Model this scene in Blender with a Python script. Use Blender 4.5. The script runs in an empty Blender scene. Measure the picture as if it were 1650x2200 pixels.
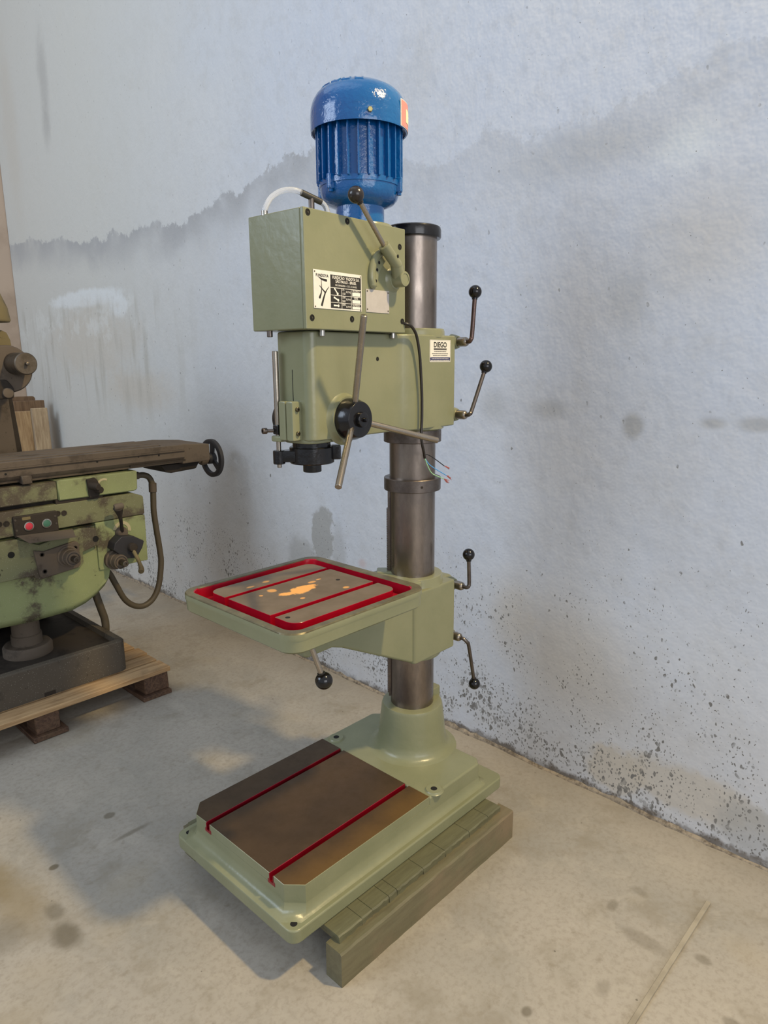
import bpy, bmesh, math, random
from mathutils import Vector, Matrix
import numpy as np
random.seed(7)
scene = bpy.context.scene
COL = scene.collection

# ------------------------------------------------------------------ camera
YAW, PITCH, ROLL, FPX = 0.7599, 0.2146, -0.0075, 1481.75
CAM = Vector((-1.408, -1.2298, 1.3157))
fw = Vector((math.cos(YAW) * math.cos(PITCH), math.sin(YAW) * math.cos(PITCH), -math.sin(PITCH)))
rt = Vector((math.sin(YAW), -math.cos(YAW), 0.0))
up = rt.cross(fw)
r2 = math.cos(ROLL) * rt + math.sin(ROLL) * up
u2 = -math.sin(ROLL) * rt + math.cos(ROLL) * up
cd = bpy.data.cameras.new('camera')
cam = bpy.data.objects.new('camera', cd)
COL.objects.link(cam)
M = Matrix((r2, u2, -fw)).transposed().to_4x4()
M.translation = CAM
cam.matrix_world = M
cd.sensor_fit = 'HORIZONTAL'
cd.sensor_width = 36.0
cd.lens = FPX / 1650 * 36.0
cd.clip_start = 0.05
scene.camera = cam

# ------------------------------------------------------------------ world and lights
world = bpy.data.worlds.new('World')
scene.world = world
world.use_nodes = True
bg = world.node_tree.nodes['Background']
bg.inputs['Color'].default_value = (0.80, 0.88, 1.0, 1)
bg.inputs['Strength'].default_value = 0.56


def area(name, loc, target, sx, sy, power, color, shape='RECTANGLE'):
    l = bpy.data.lights.new(name, 'AREA')
    l.shape = shape
    l.size = sx
    l.size_y = sy
    l.energy = power
    l.color = color
    o = bpy.data.objects.new(name, l)
    COL.objects.link(o)
    d = Vector(target) - Vector(loc)
    o.location = loc
    o.rotation_euler = d.to_track_quat('-Z', 'Y').to_euler()
    return o


area('wall_lamp_light', (0.33, -1.85, 3.7), (-3.2, 0.3, 0.4), 0.22, 0.22, 114, (1.0, 0.76, 0.38), 'DISK')
# high side window of three tall panes in the far side wall, plus added overhead and low side fill lights
for yw in (1.3, 2.35, 3.4):
    area('window_light', (-4.7, yw, 3.3), (0.0, yw * 0.6, 1.6), 0.8, 1.9, 32, (0.70, 0.83, 1.0))
area('overhead_fill', (-1.6, 1.6, 6.2), (-1.6, 1.6, 0), 2.2, 6.0, 22, (0.80, 0.89, 1.0))
area('side_fill', (-2.0, -5.2, 2.0), (0.0, 0.0, 1.2), 3.4, 2.4, 70, (0.94, 0.95, 1.0))

vs = scene.view_settings
vs.view_transform = 'Standard'
vs.look = 'None'
vs.gamma = 1.0
vs.use_curve_mapping = False
vs.exposure = 0.24


try:
    cy = scene.cycles
    cy.max_bounces = 6
    cy.diffuse_bounces = 3
    cy.glossy_bounces = 3
    cy.transmission_bounces = 5
except AttributeError:
    pass


# ------------------------------------------------------------------ node helpers
def srgb(r, g, b):
    f = lambda c: (c / 255 / 12.92) if c / 255 <= 0.04045 else ((c / 255 + 0.055) / 1.055) ** 2.4
    return (f(r), f(g), f(b), 1.0)


class NT:
    def __init__(self, name):
        self.m = bpy.data.materials.new(name)
        self.m.use_nodes = True
        self.t = self.m.node_tree
        self.bsdf = self.t.nodes['Principled BSDF']
        self.co = self.t.nodes.new('ShaderNodeNewGeometry').outputs['Position']

    def link(self, a, b):
        self.t.links.new(a, b)

    def val(self, sock, v):
        if isinstance(v, bpy.types.NodeSocket):
            self.link(v, sock)
        else:
            sock.default_value = v

    def mapping(self, scale=(1, 1, 1), loc=(0, 0, 0), rot=(0, 0, 0), vec=None):
        n = self.t.nodes.new('ShaderNodeMapping')
        n.inputs['Scale'].default_value = scale
        n.inputs['Location'].default_value = loc
        n.inputs['Rotation'].default_value = rot
        self.link(vec or self.co, n.inputs['Vector'])
        return n.outputs['Vector']

    def noise(self, scale, detail=4, rough=0.55, vec=None, dist=0.0):
        n = self.t.nodes.new('ShaderNodeTexNoise')
        n.inputs['Scale'].default_value = scale
        n.inputs['Detail'].default_value = detail
        n.inputs['Roughness'].default_value = rough
        n.inputs['Distortion'].default_value = dist
        self.link(vec or self.co, n.inputs['Vector'])
        return n.outputs['Fac']

    def voronoi(self, scale, vec=None, rand=1.0, out='Distance'):
        n = self.t.nodes.new('ShaderNodeTexVoronoi')
        n.inputs['Scale'].default_value = scale
        n.inputs['Randomness'].default_value = rand
        self.link(vec or self.co, n.inputs['Vector'])
        return n.outputs[out]

    def ramp(self, fac, lo, hi, a=0.0, b=1.0, smooth=True):
        n = self.t.nodes.new('ShaderNodeMapRange')
        n.interpolation_type = 'SMOOTHSTEP' if smooth else 'LINEAR'
        n.inputs['From Min'].default_value = lo
        n.inputs['From Max'].default_value = hi
        n.inputs['To Min'].default_value = a
        n.inputs['To Max'].default_value = b
        self.link(fac, n.inputs['Value'])
        return n.outputs['Result']

    def math(self, op, a, b=0.0, clamp=False):
        n = self.t.nodes.new('ShaderNodeMath')
        n.operation = op
        n.use_clamp = clamp
        self.val(n.inputs[0], a)
        self.val(n.inputs[1], b)
        return n.outputs[0]

    def mul(self, a, b):
        return self.math('MULTIPLY', a, b)

    def mx(self, a, b):
        return self.math('MAXIMUM', a, b)

    def mix(self, fac, a, b):
        n = self.t.nodes.new('ShaderNodeMix')
        n.data_type = 'RGBA'
        self.val(n.inputs[0], fac)
        self.val(n.inputs[6], a)
        self.val(n.inputs[7], b)
        return n.outputs[2]

    def xyz(self, vec=None):
        n = self.t.nodes.new('ShaderNodeSeparateXYZ')
        self.link(vec or self.co, n.inputs[0])
        return n.outputs

    def curve(self, fac, pts):
        n = self.t.nodes.new('ShaderNodeFloatCurve')
        c = n.mapping.curves[0]
        while len(c.points) > 2:
            c.points.remove(c.points[-1])
        c.points[0].location = pts[0]
        c.points[1].location = pts[-1]
        for p in pts[1:-1]:
            c.points.new(*p)
        n.mapping.update()
        self.link(fac, n.inputs['Value'])
        return n.outputs['Value']

    def blob(self, y, z, cy, cz, ry, rz, soft=0.35, wob=None, amp=0.5):
        """soft-edged ellipse on a wall in (y, z)"""
        dy = self.math('DIVIDE', self.math('SUBTRACT', y, cy), ry)
        dz = self.math('DIVIDE', self.math('SUBTRACT', z, cz), rz)
        d = self.math('SQRT', self.math('ADD', self.mul(dy, dy), self.mul(dz, dz)))
        if wob is not None:
            d = self.math('ADD', d, self.mul(self.math('SUBTRACT', wob, 0.5), amp * 2))
        return self.ramp(d, 1 + soft, 1 - soft)

    def bump(self, h, strength=0.2, dist=0.002):
        n = self.t.nodes.new('ShaderNodeBump')
        n.inputs['Strength'].default_value = strength
        n.inputs['Distance'].default_value = dist
        self.link(h, n.inputs['Height'])
        self.link(n.outputs['Normal'], self.bsdf.inputs['Normal'])

    def set(self, color=None, rough=None, metal=None, **kw):
        if color is not None:
            self.val(self.bsdf.inputs['Base Color'], color)
        if rough is not None:
            self.val(self.bsdf.inputs['Roughness'], rough)
        if metal is not None:
            self.bsdf.inputs['Metallic'].default_value = metal
        for k, v in kw.items():
            self.val(self.bsdf.inputs[k.replace('_', ' ')], v)
        return self.m


def paint(name, c1, c2, rough=0.3, bscale=90, bstr=0.25, bdist=0.0015, coat=0.0, dirt=None, dirt_lo=0.6, dirt_hi=0.75, nscale=9):
    n = NT(name)
    col = n.mix(n.ramp(n.noise(nscale, 4), 0.3, 0.7), c1, c2)
    if dirt:
        col = n.mix(n.ramp(n.noise(14, 8, 0.7), dirt_lo, dirt_hi), col, dirt)
    n.bump(n.math('ADD', n.noise(bscale, 3), n.mul(n.noise(bscale * 0.3, 2), 1.5)), bstr, bdist)
    return n.set(col, rough, 0.0, Coat_Weight=coat, Coat_Roughness=0.12)


def metal(name, c1, c2, rough=0.3, stretch=(1, 1, 1), nscale=30, rvar=0.12, metallic=0.95, bstr=0.05):
    n = NT(name)
    f = n.noise(nscale, 6, 0.65, n.mapping(stretch))
    col = n.mix(n.ramp(f, 0.3, 0.72), c1, c2)
    r = n.ramp(f, 0.2, 0.8, rough - rvar, rough + rvar)
    n.bump(n.noise(220, 2, 0.5, n.mapping(stretch)), bstr, 0.0005)
    return n.set(col, r, metallic)


MT = {}
GC1, GC2 = srgb(122, 124, 95), srgb(129, 130, 101)
MT['green'] = paint('green_paint', GC1, GC2, 0.25, 60, 0.3, 0.0014)
MT['green_dark'] = paint('green_paint_cast', GC1, GC2, 0.3, 45, 0.4, 0.002)
MT['blue'] = paint('blue_paint', srgb(8, 78, 140), srgb(14, 90, 152), 0.13, 100, 0.5, 0.003, 0.4)
MT['red'] = paint('red_paint', srgb(160, 10, 34), srgb(138, 8, 28), 0.25, 80, 0.3)
MT['red_shaded'] = paint('shaded_red_paint', srgb(128, 8, 28), srgb(108, 6, 22), 0.3, 80, 0.3)  # red with the shade of the deep base slots mixed into it
MT['black'] = paint('black_paint', srgb(14, 12, 14), srgb(22, 20, 20), 0.2, 60, 0.35)
MT['black_plastic'] = NT('black_plastic').set(srgb(16, 14, 14), 0.14)
MT['brown_plastic'] = NT('brown_black_plastic').set(srgb(38, 32, 28), 0.2)
MT['steel'] = metal('column_steel', srgb(152, 140, 129), srgb(112, 103, 96), 0.31, (1, 1, 0.35), 14, 0.08)
MT['collar_steel'] = metal('dark_steel', srgb(120, 111, 104), srgb(92, 84, 79), 0.38)
MT['rod_steel'] = metal('rod_steel', srgb(168, 158, 144), srgb(152, 142, 129), 0.28, rvar=0.05)
MT['bright_steel'] = metal('bright_steel', srgb(190, 186, 176), srgb(160, 155, 145), 0.25)
MT['rust_steel'] = metal('browned_steel', srgb(112, 92, 84), srgb(92, 78, 74), 0.35)
MT['bolt'] = metal('bolt_steel', srgb(120, 112, 92), srgb(80, 74, 62), 0.35)
MT['brass'] = metal('brassy_bolt', srgb(180, 168, 118), srgb(150, 138, 96), 0.35)
MT['hole'] = NT('dark_hole').set(srgb(14, 13, 10), 0.9)
MT['white'] = NT('white_print').set(srgb(226, 222, 212), 0.4)
MT['offwhite'] = metal('aluminium_plate', srgb(228, 224, 214), srgb(214, 210, 200), 0.42, metallic=0.05)
MT['blank_plate'] = metal('blank_plate', srgb(186, 180, 174), srgb(176, 170, 164), 0.45, metallic=0.1)
MT['print_black'] = NT('black_print').set(srgb(40, 36, 28), 0.45)
MT['print_grey'] = NT('grey_print').set(srgb(92, 88, 84), 0.5)
MT['print_navy'] = NT('navy_print').set(srgb(38, 40, 84), 0.45)
MT['sticker'] = NT('white_sticker').set(srgb(222, 218, 206), 0.35)
MT['salmon'] = NT('salmon_label').set(srgb(206, 134, 122), 0.4)
MT['cream'] = NT('cream_print').set(srgb(226, 214, 176), 0.5)
MT['cable'] = NT('black_cable').set(srgb(34, 28, 20), 0.35)
MT['wire_blue'] = NT('blue_wire').set(srgb(80, 150, 210), 0.4)
MT['wire_green'] = NT('green_wire').set(srgb(150, 196, 150), 0.4)
MT['wire_black'] = NT('black_wire').set(srgb(30, 26, 26), 0.4)
MT['copper'] = NT('copper_strands').set(srgb(196, 112, 100), 0.4, 0.6)
MT['rubber_grey'] = NT('grey_fitting').set(srgb(48, 48, 48), 0.4)
MT['push_red'] = NT('red_button').set(srgb(190, 52, 66), 0.4)
MT['push_green'] = NT('green_button').set(srgb(64, 108, 88), 0.4)
MT['dial_print'] = NT('pale_dial').set(srgb(176, 164, 128), 0.6)

n = NT('clear_tube')
MT['clear'] = n.set(srgb(240, 242, 246), 0.08, 0.0, Transmission_Weight=0.75, IOR=1.25)

# oiled machined surfaces of the base: brown varnish with an ochre tinge
n = NT('oiled_brown_iron')
f1 = n.noise(5, 5, 0.6)
f2 = n.noise(40, 5, 0.7)
_, yy, _ = n.xyz()
edge = n.ramp(n.math('ADD', yy, n.mul(n.math('SUBTRACT', f1, 0.5), 0.16)), -0.11, -0.22)
col = n.mix(n.ramp(f1, 0.35, 0.7), srgb(70, 53, 33), srgb(57, 43, 27))
col = n.mix(n.mul(edge, 0.85), col, srgb(98, 72, 34))
col = n.mix(n.ramp(f2, 0.62, 0.78, 0, 0.5), col, srgb(52, 38, 24))
n.bump(n.noise(150, 3), 0.08, 0.0006)
MT['brown_iron'] = n.set(col, n.ramp(f2, 0.3, 0.7, 0.42, 0.55), 0.0, Specular_IOR_Level=0.35)

# machined table plates with yellow-ochre stains
n = NT('table_iron')
f1 = n.noise(9, 5, 0.6)
col = n.mix(n.ramp(f1, 0.35, 0.7), srgb(106, 92, 73), srgb(92, 79, 61))
xx, yy, zz = n.xyz()
wob = n.noise(26, 4, 0.6)
bl = n.blob(xx, yy, -0.398, 0.006, 0.052, 0.020, 0.12, wob, 0.85)
for cx, cy, a, b in ((-0.452, 0.052, .012, .012), (-0.345, 0.03, .012, .007), (-0.492, 0.040, .005, .005), (-0.42, 0.118, .01, .006), (-0.47, 0.112, .012, .005),
                     (-0.315, -0.062, .009, .007), (-0.437, -0.045, .006, .005), (-0.318, 0.035, .008, .004), (-0.488, 0.082, .006, .004)):
    bl = n.mx(bl, n.mul(n.blob(xx, yy, cx, cy, a, b, 0.25, wob, 0.5), 0.7))
col = n.mix(bl, col, srgb(226, 162, 84))
n.bump(n.noise(180, 3), 0.06, 0.0005)
MT['table_iron'] = n.set(col, n.ramp(f1, 0.3, 0.7, 0.46, 0.56), 0.0, Specular_IOR_Level=0.4)

# the old mill: flaking light green paint over grime
def grimy(name, c, dirt, amount=0.5, speck=True):
    n = NT(name)
    f = n.noise(6, 8, 0.68)
    g = n.noise(38, 6, 0.7)
    col = n.mix(n.ramp(n.noise(3, 4), 0.35, 0.7, 0, 0.35), c, dirt)
    col = n.mix(n.ramp(f, amount, amount + 0.12), col, dirt)
    col = n.mix(n.ramp(g, 0.64, 0.7, 0, 0.85), col, srgb(44, 38, 30))
    if speck:
        col = n.mix(n.ramp(n.voronoi(160), 0.17, 0.1, 0, 0.6), col, srgb(170, 165, 150))
    n.bump(n.math('ADD', f, g), 0.3, 0.002)
    return n.set(col, 0.72, 0.0, Specular_IOR_Level=0.25)


MT['mill_green'] = grimy('mill_green', srgb(138, 146, 102), srgb(84, 77, 62), 0.53)
MT['mill_green_dirty'] = grimy('mill_green_dirty', srgb(116, 117, 86), srgb(80, 72, 60), 0.47)
MT['mill_iron'] = grimy('mill_iron', srgb(96, 85, 73), srgb(72, 63, 54), 0.52, False)
MT['mill_base'] = grimy('mill_base_grey', srgb(88, 80, 69), srgb(62, 56, 48), 0.55)
MT['mill_dark'] = grimy('mill_dark', srgb(54, 47, 40), srgb(36, 31, 26), 0.5, False)
MT['mill_black'] = NT('mill_black').set(srgb(40, 38, 40), 0.55)
MT['mill_shaft'] = metal('mill_shaft', srgb(120, 110, 98), srgb(84, 76, 66), 0.45)
MT['mill_olive'] = grimy('mill_olive', srgb(118, 106, 74), srgb(84, 74, 54), 0.5, False)
MT['hose'] = NT('conduit_hose').set(srgb(78, 68, 50), 0.55)


def wood(name, c1, c2, axis='X', ns=1.0, rough=0.75):
    n = NT(name)
    sc = {'X': (1.2, 16, 16), 'Y': (16, 1.2, 16), 'Z': (16, 16, 1.2)}[axis]
    f = n.noise(4 * ns, 6, 0.65, n.mapping(sc), 0.6)
    g = n.noise(7, 4)
    col = n.mix(n.ramp(f, 0.32, 0.68), c1, c2)
    col = n.mix(n.ramp(g, 0.55, 0.75, 0, 0.5), col, srgb(86, 68, 48))
    n.bump(f, 0.3, 0.002)
    return n.set(col, rough)


MT['wood_pale'] = wood('pallet_wood', srgb(186, 154, 112), srgb(150, 118, 80), 'X')
MT['wood_dark'] = wood('dark_block_wood', srgb(104, 78, 58), srgb(66, 46, 34), 'Y', 1.4)
MT['wood_brown'] = wood('board_brown', srgb(116, 94, 72), srgb(92, 72, 54), 'Z')
MT['wood_light'] = wood('board_light', srgb(172, 148, 114), srgb(138, 112, 82), 'Z')
MT['wood_grey'] = wood('board_grey', srgb(174, 156, 130), srgb(140, 120, 96), 'Z')

n = NT('green_stained_timber')
f = n.noise(5, 6, 0.65, n.mapping((1.3, 14, 14)), 0.5)
g = n.noise(4.5, 5, 0.6)
_, _, zz = n.xyz()
xx, yy, _ = n.xyz()
col = n.mix(n.ramp(f, 0.3, 0.7), srgb(102, 101, 75), srgb(86, 84, 61))
side = n.mul(n.ramp(zz, 0.094, 0.078), n.ramp(n.math('ADD', n.mul(xx, 0.22), g), 0.32, 0.62, 0.25, 1.0))
col = n.mix(n.mul(side, 0.75), col, srgb(128, 109, 86))
col = n.mix(n.ramp(n.noise(30, 5, 0.7), 0.62, 0.74, 0, 0.5), col, srgb(70, 64, 46))
n.bump(n.math('ADD', f, n.noise(60, 4)), 0.35, 0.002)
MT['timber'] = n.set(col, 0.5)

# ------------------------------------------------------------------ wall and floor materials
YMIN, YMAX = -3.0, 5.0
n = NT('stained_plaster')
xx, yy, zz = n.xyz()
yn = n.math('DIVIDE', n.math('SUBTRACT', yy, YMIN), YMAX - YMIN)
nbig = n.noise(1.1, 3, 0.6)
nmid = n.noise(4.5, 4, 0.62)
nfine = n.noise(18, 4, 0.68)
stretch = n.noise(2.2, 3, 0.6, n.mapping((1, 1.6, 0.35)))
base = n.mix(n.ramp(nbig, 0.35, 0.68), srgb(206, 211, 220), srgb(212, 214, 218))
base = n.mix(n.ramp(stretch, 0.48, 0.72, 0, 0.2), base, srgb(200, 198, 194))
base = n.mix(n.ramp(nfine, 0.45, 0.72, 0, 0.28), base, srgb(184, 184, 184))
base = n.mix(n.ramp(n.noise(3.2, 4, 0.7, None, 0.4), 0.5, 0.68, 0, 0.25), base, srgb(190, 189, 187))
# warm grey towards the old corner (y large)
base = n.mix(n.ramp(yy, 0.4, 3.0, 0, 0.85), base, srgb(203, 201, 191))
# warm grey tone growing towards the floor, broken by noise
low = n.ramp(n.math('ADD', zz, n.mul(n.math('SUBTRACT', nbig, 0.5), 0.9)), 0.95, 0.25, 0, 0.45)
base = n.mix(n.mul(low, n.ramp(nmid, 0.3, 0.65, 0.5, 1.0)), base, srgb(200, 193, 183))
# tide line across the wall: height as a function of y
tl = n.curve(yn, [(0.0000, 0.5300), (0.2250, 0.5200), (0.2925, 0.5075), (0.3050, 0.5025), (0.3163, 0.4950), (0.3312, 0.4900), (0.3475, 0.4840), (0.3650, 0.4815), (0.3834, 0.4963), (0.4125, 0.4850), (0.4500, 0.5050), (0.4913, 0.5235), (0.5125, 0.5215), (0.5413, 0.5100), (0.5675, 0.5042), (0.6038, 0.4950), (0.6613, 0.5000), (0.7312, 0.5050), (0.7988, 0.5175), (0.9000, 0.5350), (1.0000, 0.5375)])
th = n.mul(tl, 4.0)
dz = n.math('SUBTRACT', n.math('ADD', th, n.mul(n.math('SUBTRACT', nfine, 0.5), 0.17)), n.math('ADD', zz, n.mul(n.math('SUBTRACT', nmid, 0.5), 0.16)))
tide = n.mul(n.ramp(dz, -0.006, 0.012), n.ramp(dz, 0.22, 0.0, 0.0, 1.0, True))
base = n.mix(n.mul(tide, n.mul(n.ramp(yy, 0.2, 1.0, 0.25, 1.0), n.ramp(nmid, 0.25, 0.6, 0.35, 0.85))), base, srgb(166, 166, 166))
below = n.ramp(dz, -0.005, 0.02)
base = n.mix(n.mul(below, 0.06), base, srgb(160, 156, 154))
# separate stains and one painted drill shadow: (y, z, ry, rz, colour, strength)
G, W, O = srgb(166, 164, 159), srgb(222, 225, 224), srgb(196, 186, 170)
for cy, cz, ry, rz, c, st, so in (
        (0.90, 0.60, 0.07, 0.13, G, 0.9, 0.10), (1.04, 0.48, 0.10, 0.09, G, 0.6, 0.3), (0.80, 0.55, 0.04, 0.10, G, 0.45, 0.4),
        (3.05, 1.70, 0.50, 0.045, W, 0.8, 0.3), (2.60, 1.63, 0.11, 0.06, W, 0.75, 0.25), (2.9, 1.54, 0.12, 0.05, W, 0.5, 0.4), (3.0, 1.45, 0.55, 0.18, O, 0.5, 0.5), (2.43, 1.17, 0.35, 0.10, O, 0.6, 0.6), (1.62, 1.06, 0.35, 0.12, G, 0.25, 0.8),  # last blob: the drill's soft shadow painted into the plaster
        (3.33, 2.96, 0.06, 0.22, G, 0.5, 0.7), (3.36, 2.72, 0.05, 0.12, G, 0.45, 0.7), (3.95, 2.8, 0.12, 0.5, O, 0.3, 0.6),
        (-0.423, 1.14, 0.026, 0.034, G, 0.7, 0.5), (-0.63, 1.157, 0.030, 0.014, G, 0.6, 0.6), (-0.735, 1.160, 0.04, 0.016, G, 0.6, 0.6),
        (-0.16, 1.173, 0.05, 0.025, G, 0.45, 0.8), (0.04, 1.175, 0.05, 0.05, G, 0.45, 0.8), (-0.38, 1.47, 0.055, 0.07, G, 0.4, 0.9), (-0.23, 1.48, 0.09, 0.12, O, 0.12, 0.9),
        (-0.51, 1.83, 0.07, 0.05, W, 0.7, 0.8), (-0.60, 1.60, 0.12, 0.14, O, 0.35, 0.8), (-0.25, 1.86, 0.25, 0.05, G, 0.35, 0.8),
        (-0.28, 0.42, 0.16, 0.16, O, 0.5, 0.8), (-0.05, 0.5, 0.07, 0.12, O, 0.5, 0.7), (-0.66, 0.125, 0.20, 0.07, O, 0.8, 0.3), (-0.44, 0.10, 0.10, 0.075, O, 0.85, 0.2), (-0.83, 0.09, 0.10, 0.07, G, 0.6, 0.3),
        (0.655, 0.53, 0.018, 0.014, srgb(196, 140, 120), 0.3, 0.9)):
    base = n.mix(n.mul(n.blob(yy, zz, cy, cz, ry, rz, so, n.math('ADD', n.mul(nmid, 0.6), n.mul(nfine, 0.4)), 0.9), st), base, c)
drip = n.noise(6, 3, 0.6, n.mapping((1, 1.6, 0.22)))
base = n.mix(n.mul(n.mul(n.ramp(drip, 0.5, 0.68), n.ramp(yy, 1.6, 2.4)), n.mul(n.ramp(zz, 1.75, 1.6), n.ramp(zz, 0.9, 1.2, 0, 0.55))), base, srgb(172, 168, 156))
base = n.mix(n.mul(n.ramp(n.noise(7, 4, 0.7), 0.5, 0.62), n.mul(n.ramp(yy, 1.9, 2.6), n.mul(n.ramp(zz, 1.72, 1.65), n.ramp(zz, 1.3, 1.5, 0, 0.4)))), base, srgb(218, 219, 214))
# chips: many near the floor, few higher up
dens = n.ramp(n.math('ADD', zz, n.mul(n.math('SUBTRACT', nbig, 0.5), 0.5)), 0.85, 0.05, 0.0, 1.0, False)
warp = n.t.nodes.new('ShaderNodeVectorMath')
warp.operation = 'MULTIPLY_ADD'
nz = n.t.nodes.new('ShaderNodeTexNoise')
nz.inputs['Scale'].default_value = 45
n.link(n.co, nz.inputs['Vector'])
n.link(nz.outputs['Color'], warp.inputs[0])
warp.inputs[1].default_value = (0.018, 0.018, 0.018)
n.link(n.co, warp.inputs[2])
rv = n.mapping((1, 1.15, 0.75), rot=(0.6, 0, 0), vec=warp.outputs[0])
clump = n.noise(5, 2, 0.6)
s1 = n.ramp(n.math('SUBTRACT', n.voronoi(42, rv), n.mul(n.mul(dens, n.ramp(clump, 0.35, 0.65)), 0.34)), 0.07, 0.02)
s2 = n.ramp(n.math('SUBTRACT', n.voronoi(100, rv), n.mul(n.mul(dens, n.ramp(clump, 0.3, 0.6)), 0.36)), 0.06, 0.02)
s3 = n.ramp(n.voronoi(15, rv), 0.075, 0.05)
chips = n.mx(s1, n.mx(s2, n.mul(s3, n.ramp(zz, 2.4, 0.4, 0.35, 1.0))))
base = n.mix(n.mul(chips, n.ramp(n.noise(60, 1), 0.35, 0.6, 0.45, 0.95)), base, srgb(116, 112, 106))
# crumbling foot of the wall
foot = n.ramp(n.math('ADD', zz, n.mul(n.math('SUBTRACT', nfine, 0.5), 0.09)), 0.034, 0.012)
base = n.mix(n.mul(foot, n.ramp(n.noise(7, 2), 0.3, 0.55, 0.25, 0.9)), base, srgb(104, 94, 82))
n.bump(n.noise(16, 3, 0.68), 0.4, 0.006)
MT['wall'] = n.set(base, 0.85)

n = NT('brown_plaster')
nm = n.noise(3, 6, 0.62)
col = n.mix(n.ramp(nm, 0.35, 0.68), srgb(178, 162, 148), srgb(158, 142, 128))
n.bump(nm, 0.2, 0.006)
MT['wall_brown'] = n.set(col, 0.85)

n = NT('stained_concrete')
xx, yy, zz = n.xyz()
nb = n.noise(1.3, 3, 0.62)
nm = n.noise(5.5, 4, 0.66)
nf = n.noise(24, 4, 0.7)
sw = n.noise(3.5, 4, 0.7, n.mapping((1, 0.45, 1), rot=(0, 0, 0.5)), 1.2)
col = n.mix(n.ramp(nb, 0.35, 0.66), srgb(164, 156, 143), srgb(146, 141, 131))
col = n.mix(n.ramp(sw, 0.42, 0.66, 0, 0.5), col, srgb(166, 158, 146))
col = n.mix(n.ramp(nm, 0.5, 0.68, 0, 0.5), col, srgb(130, 121, 104))
col = n.mix(n.ramp(n.noise(70, 2, 0.7), 0.42, 0.7, 0, 0.35), col, srgb(128, 119, 104))
col = n.mix(n.ramp(n.noise(9, 4, 0.75, None, 0.5), 0.54, 0.62, 0, 0.22), col, srgb(176, 168, 154))
col = n.mix(n.ramp(n.noise(2.1, 2), 0.56, 0.68, 0, 0.35), col, srgb(156, 143, 118))
col = n.mix(n.ramp(nf, 0.56, 0.72, 0, 0.4), col, srgb(124, 114, 98))
wob = n.math('ADD', n.mul(nm, 0.5), n.mul(nf, 0.5))
DK, DO = srgb(98, 90, 74), srgb(128, 112, 80)
for cx, cy, rx, ry, c, st, so in (
        (-0.93, 0.27, 0.03, 0.045, DK, 0.8, 0.5), (-0.97, 0.46, 0.05, 0.12, DO, 0.6, 0.7), (-1.0, 0.62, 0.05, 0.1, DO, 0.7, 0.7), (-0.92, 0.36, 0.02, 0.03, DK, 0.6, 0.5), (-1.03, 0.37, 0.04, 0.05, DK, 0.4, 0.6),
        (-0.86, 0.52, 0.012, 0.01, DK, 0.9, 0.3), (-0.66, 0.62, 0.016, 0.014, DK, 0.7, 0.3), (-0.65, 0.50, 0.05, 0.008, DK, 0.6, 0.6), (-0.98, 0.80, 0.022, 0.03, DK, 0.7, 0.5), (-0.9, 0.85, 0.014, 0.014, DK, 0.7, 0.4),
        (0.03, -0.63, 0.02, 0.012, DK, 0.5, 0.4), (0.12, -0.66, 0.012, 0.02, DK, 0.35, 0.5), (0.02, -0.85, 0.012, 0.018, DK, 0.5, 0.4), (-0.1, -0.95, 0.014, 0.02, DK, 0.5, 0.4), (-0.36, -0.63, 0.012, 0.01, DK, 0.7, 0.4),
        (-0.02, -0.73, 0.02, 0.05, DK, 0.4, 0.4), (-0.2, -0.72, 0.02, 0.012, DK, 0.35, 0.5)):
    col = n.mix(n.mul(n.blob(xx, yy, cx, cy, rx, ry, so, wob, 0.7), st), col, c)
col = n.mix(n.mul(n.ramp(n.voronoi(11), 0.035, 0.02), 0.7), col, srgb(84, 78, 66))
jl = n.math('ABSOLUTE', n.math('ADD', n.math('SUBTRACT', yy, 2.02), n.mul(n.math('SUBTRACT', nf, 0.5), 0.01)))
col = n.mix(n.mul(n.ramp(jl, 0.007, 0.003), n.ramp(xx, 0.1, 0.02, 0.0, 0.5)), col, srgb(84, 78, 68))
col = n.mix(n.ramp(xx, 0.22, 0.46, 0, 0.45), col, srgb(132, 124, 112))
n.bump(n.noise(22, 3, 0.7), 0.22, 0.003)
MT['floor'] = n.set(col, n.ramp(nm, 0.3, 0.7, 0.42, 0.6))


# ------------------------------------------------------------------ geometry helpers
HA = 0.0696
CH, SH = math.cos(HA), math.sin(HA)


def fromh(p):
    """drill head frame (swung a few degrees round the column) to world"""
    return (CH * p[0] - SH * p[1], SH * p[0] + CH * p[1], p[2])


def rrect(x0, x1, y0, y1, r, seg=5):
    pts = []
    for cx, cy, a0 in ((x1 - r, y1 - r, 0), (x0 + r, y1 - r, 90), (x0 + r, y0 + r, 180), (x1 - r, y0 + r, 270)):
        for k in range(seg + 1):
            a = math.radians(a0 + 90 * k / seg)
            pts.append((cx + r * math.cos(a), cy + r * math.sin(a)))
    return pts


def catmull(pts, sub=6):
    pts = [Vector(p) for p in pts]
    out = []
    P = [2 * pts[0] - pts[1]] + pts + [2 * pts[-1] - pts[-2]]
    for i in range(1, len(P) - 2):
        for k in range(sub):
            t = k / sub
            a, b, c, d = P[i - 1], P[i], P[i + 1], P[i + 2]
            out.append(0.5 * ((2 * b) + (c - a) * t + (2 * a - 5 * b + 4 * c - d) * t * t + (3 * b - a - 3 * c + d) * t ** 3))
    out.append(pts[-1])
    return out


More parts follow.
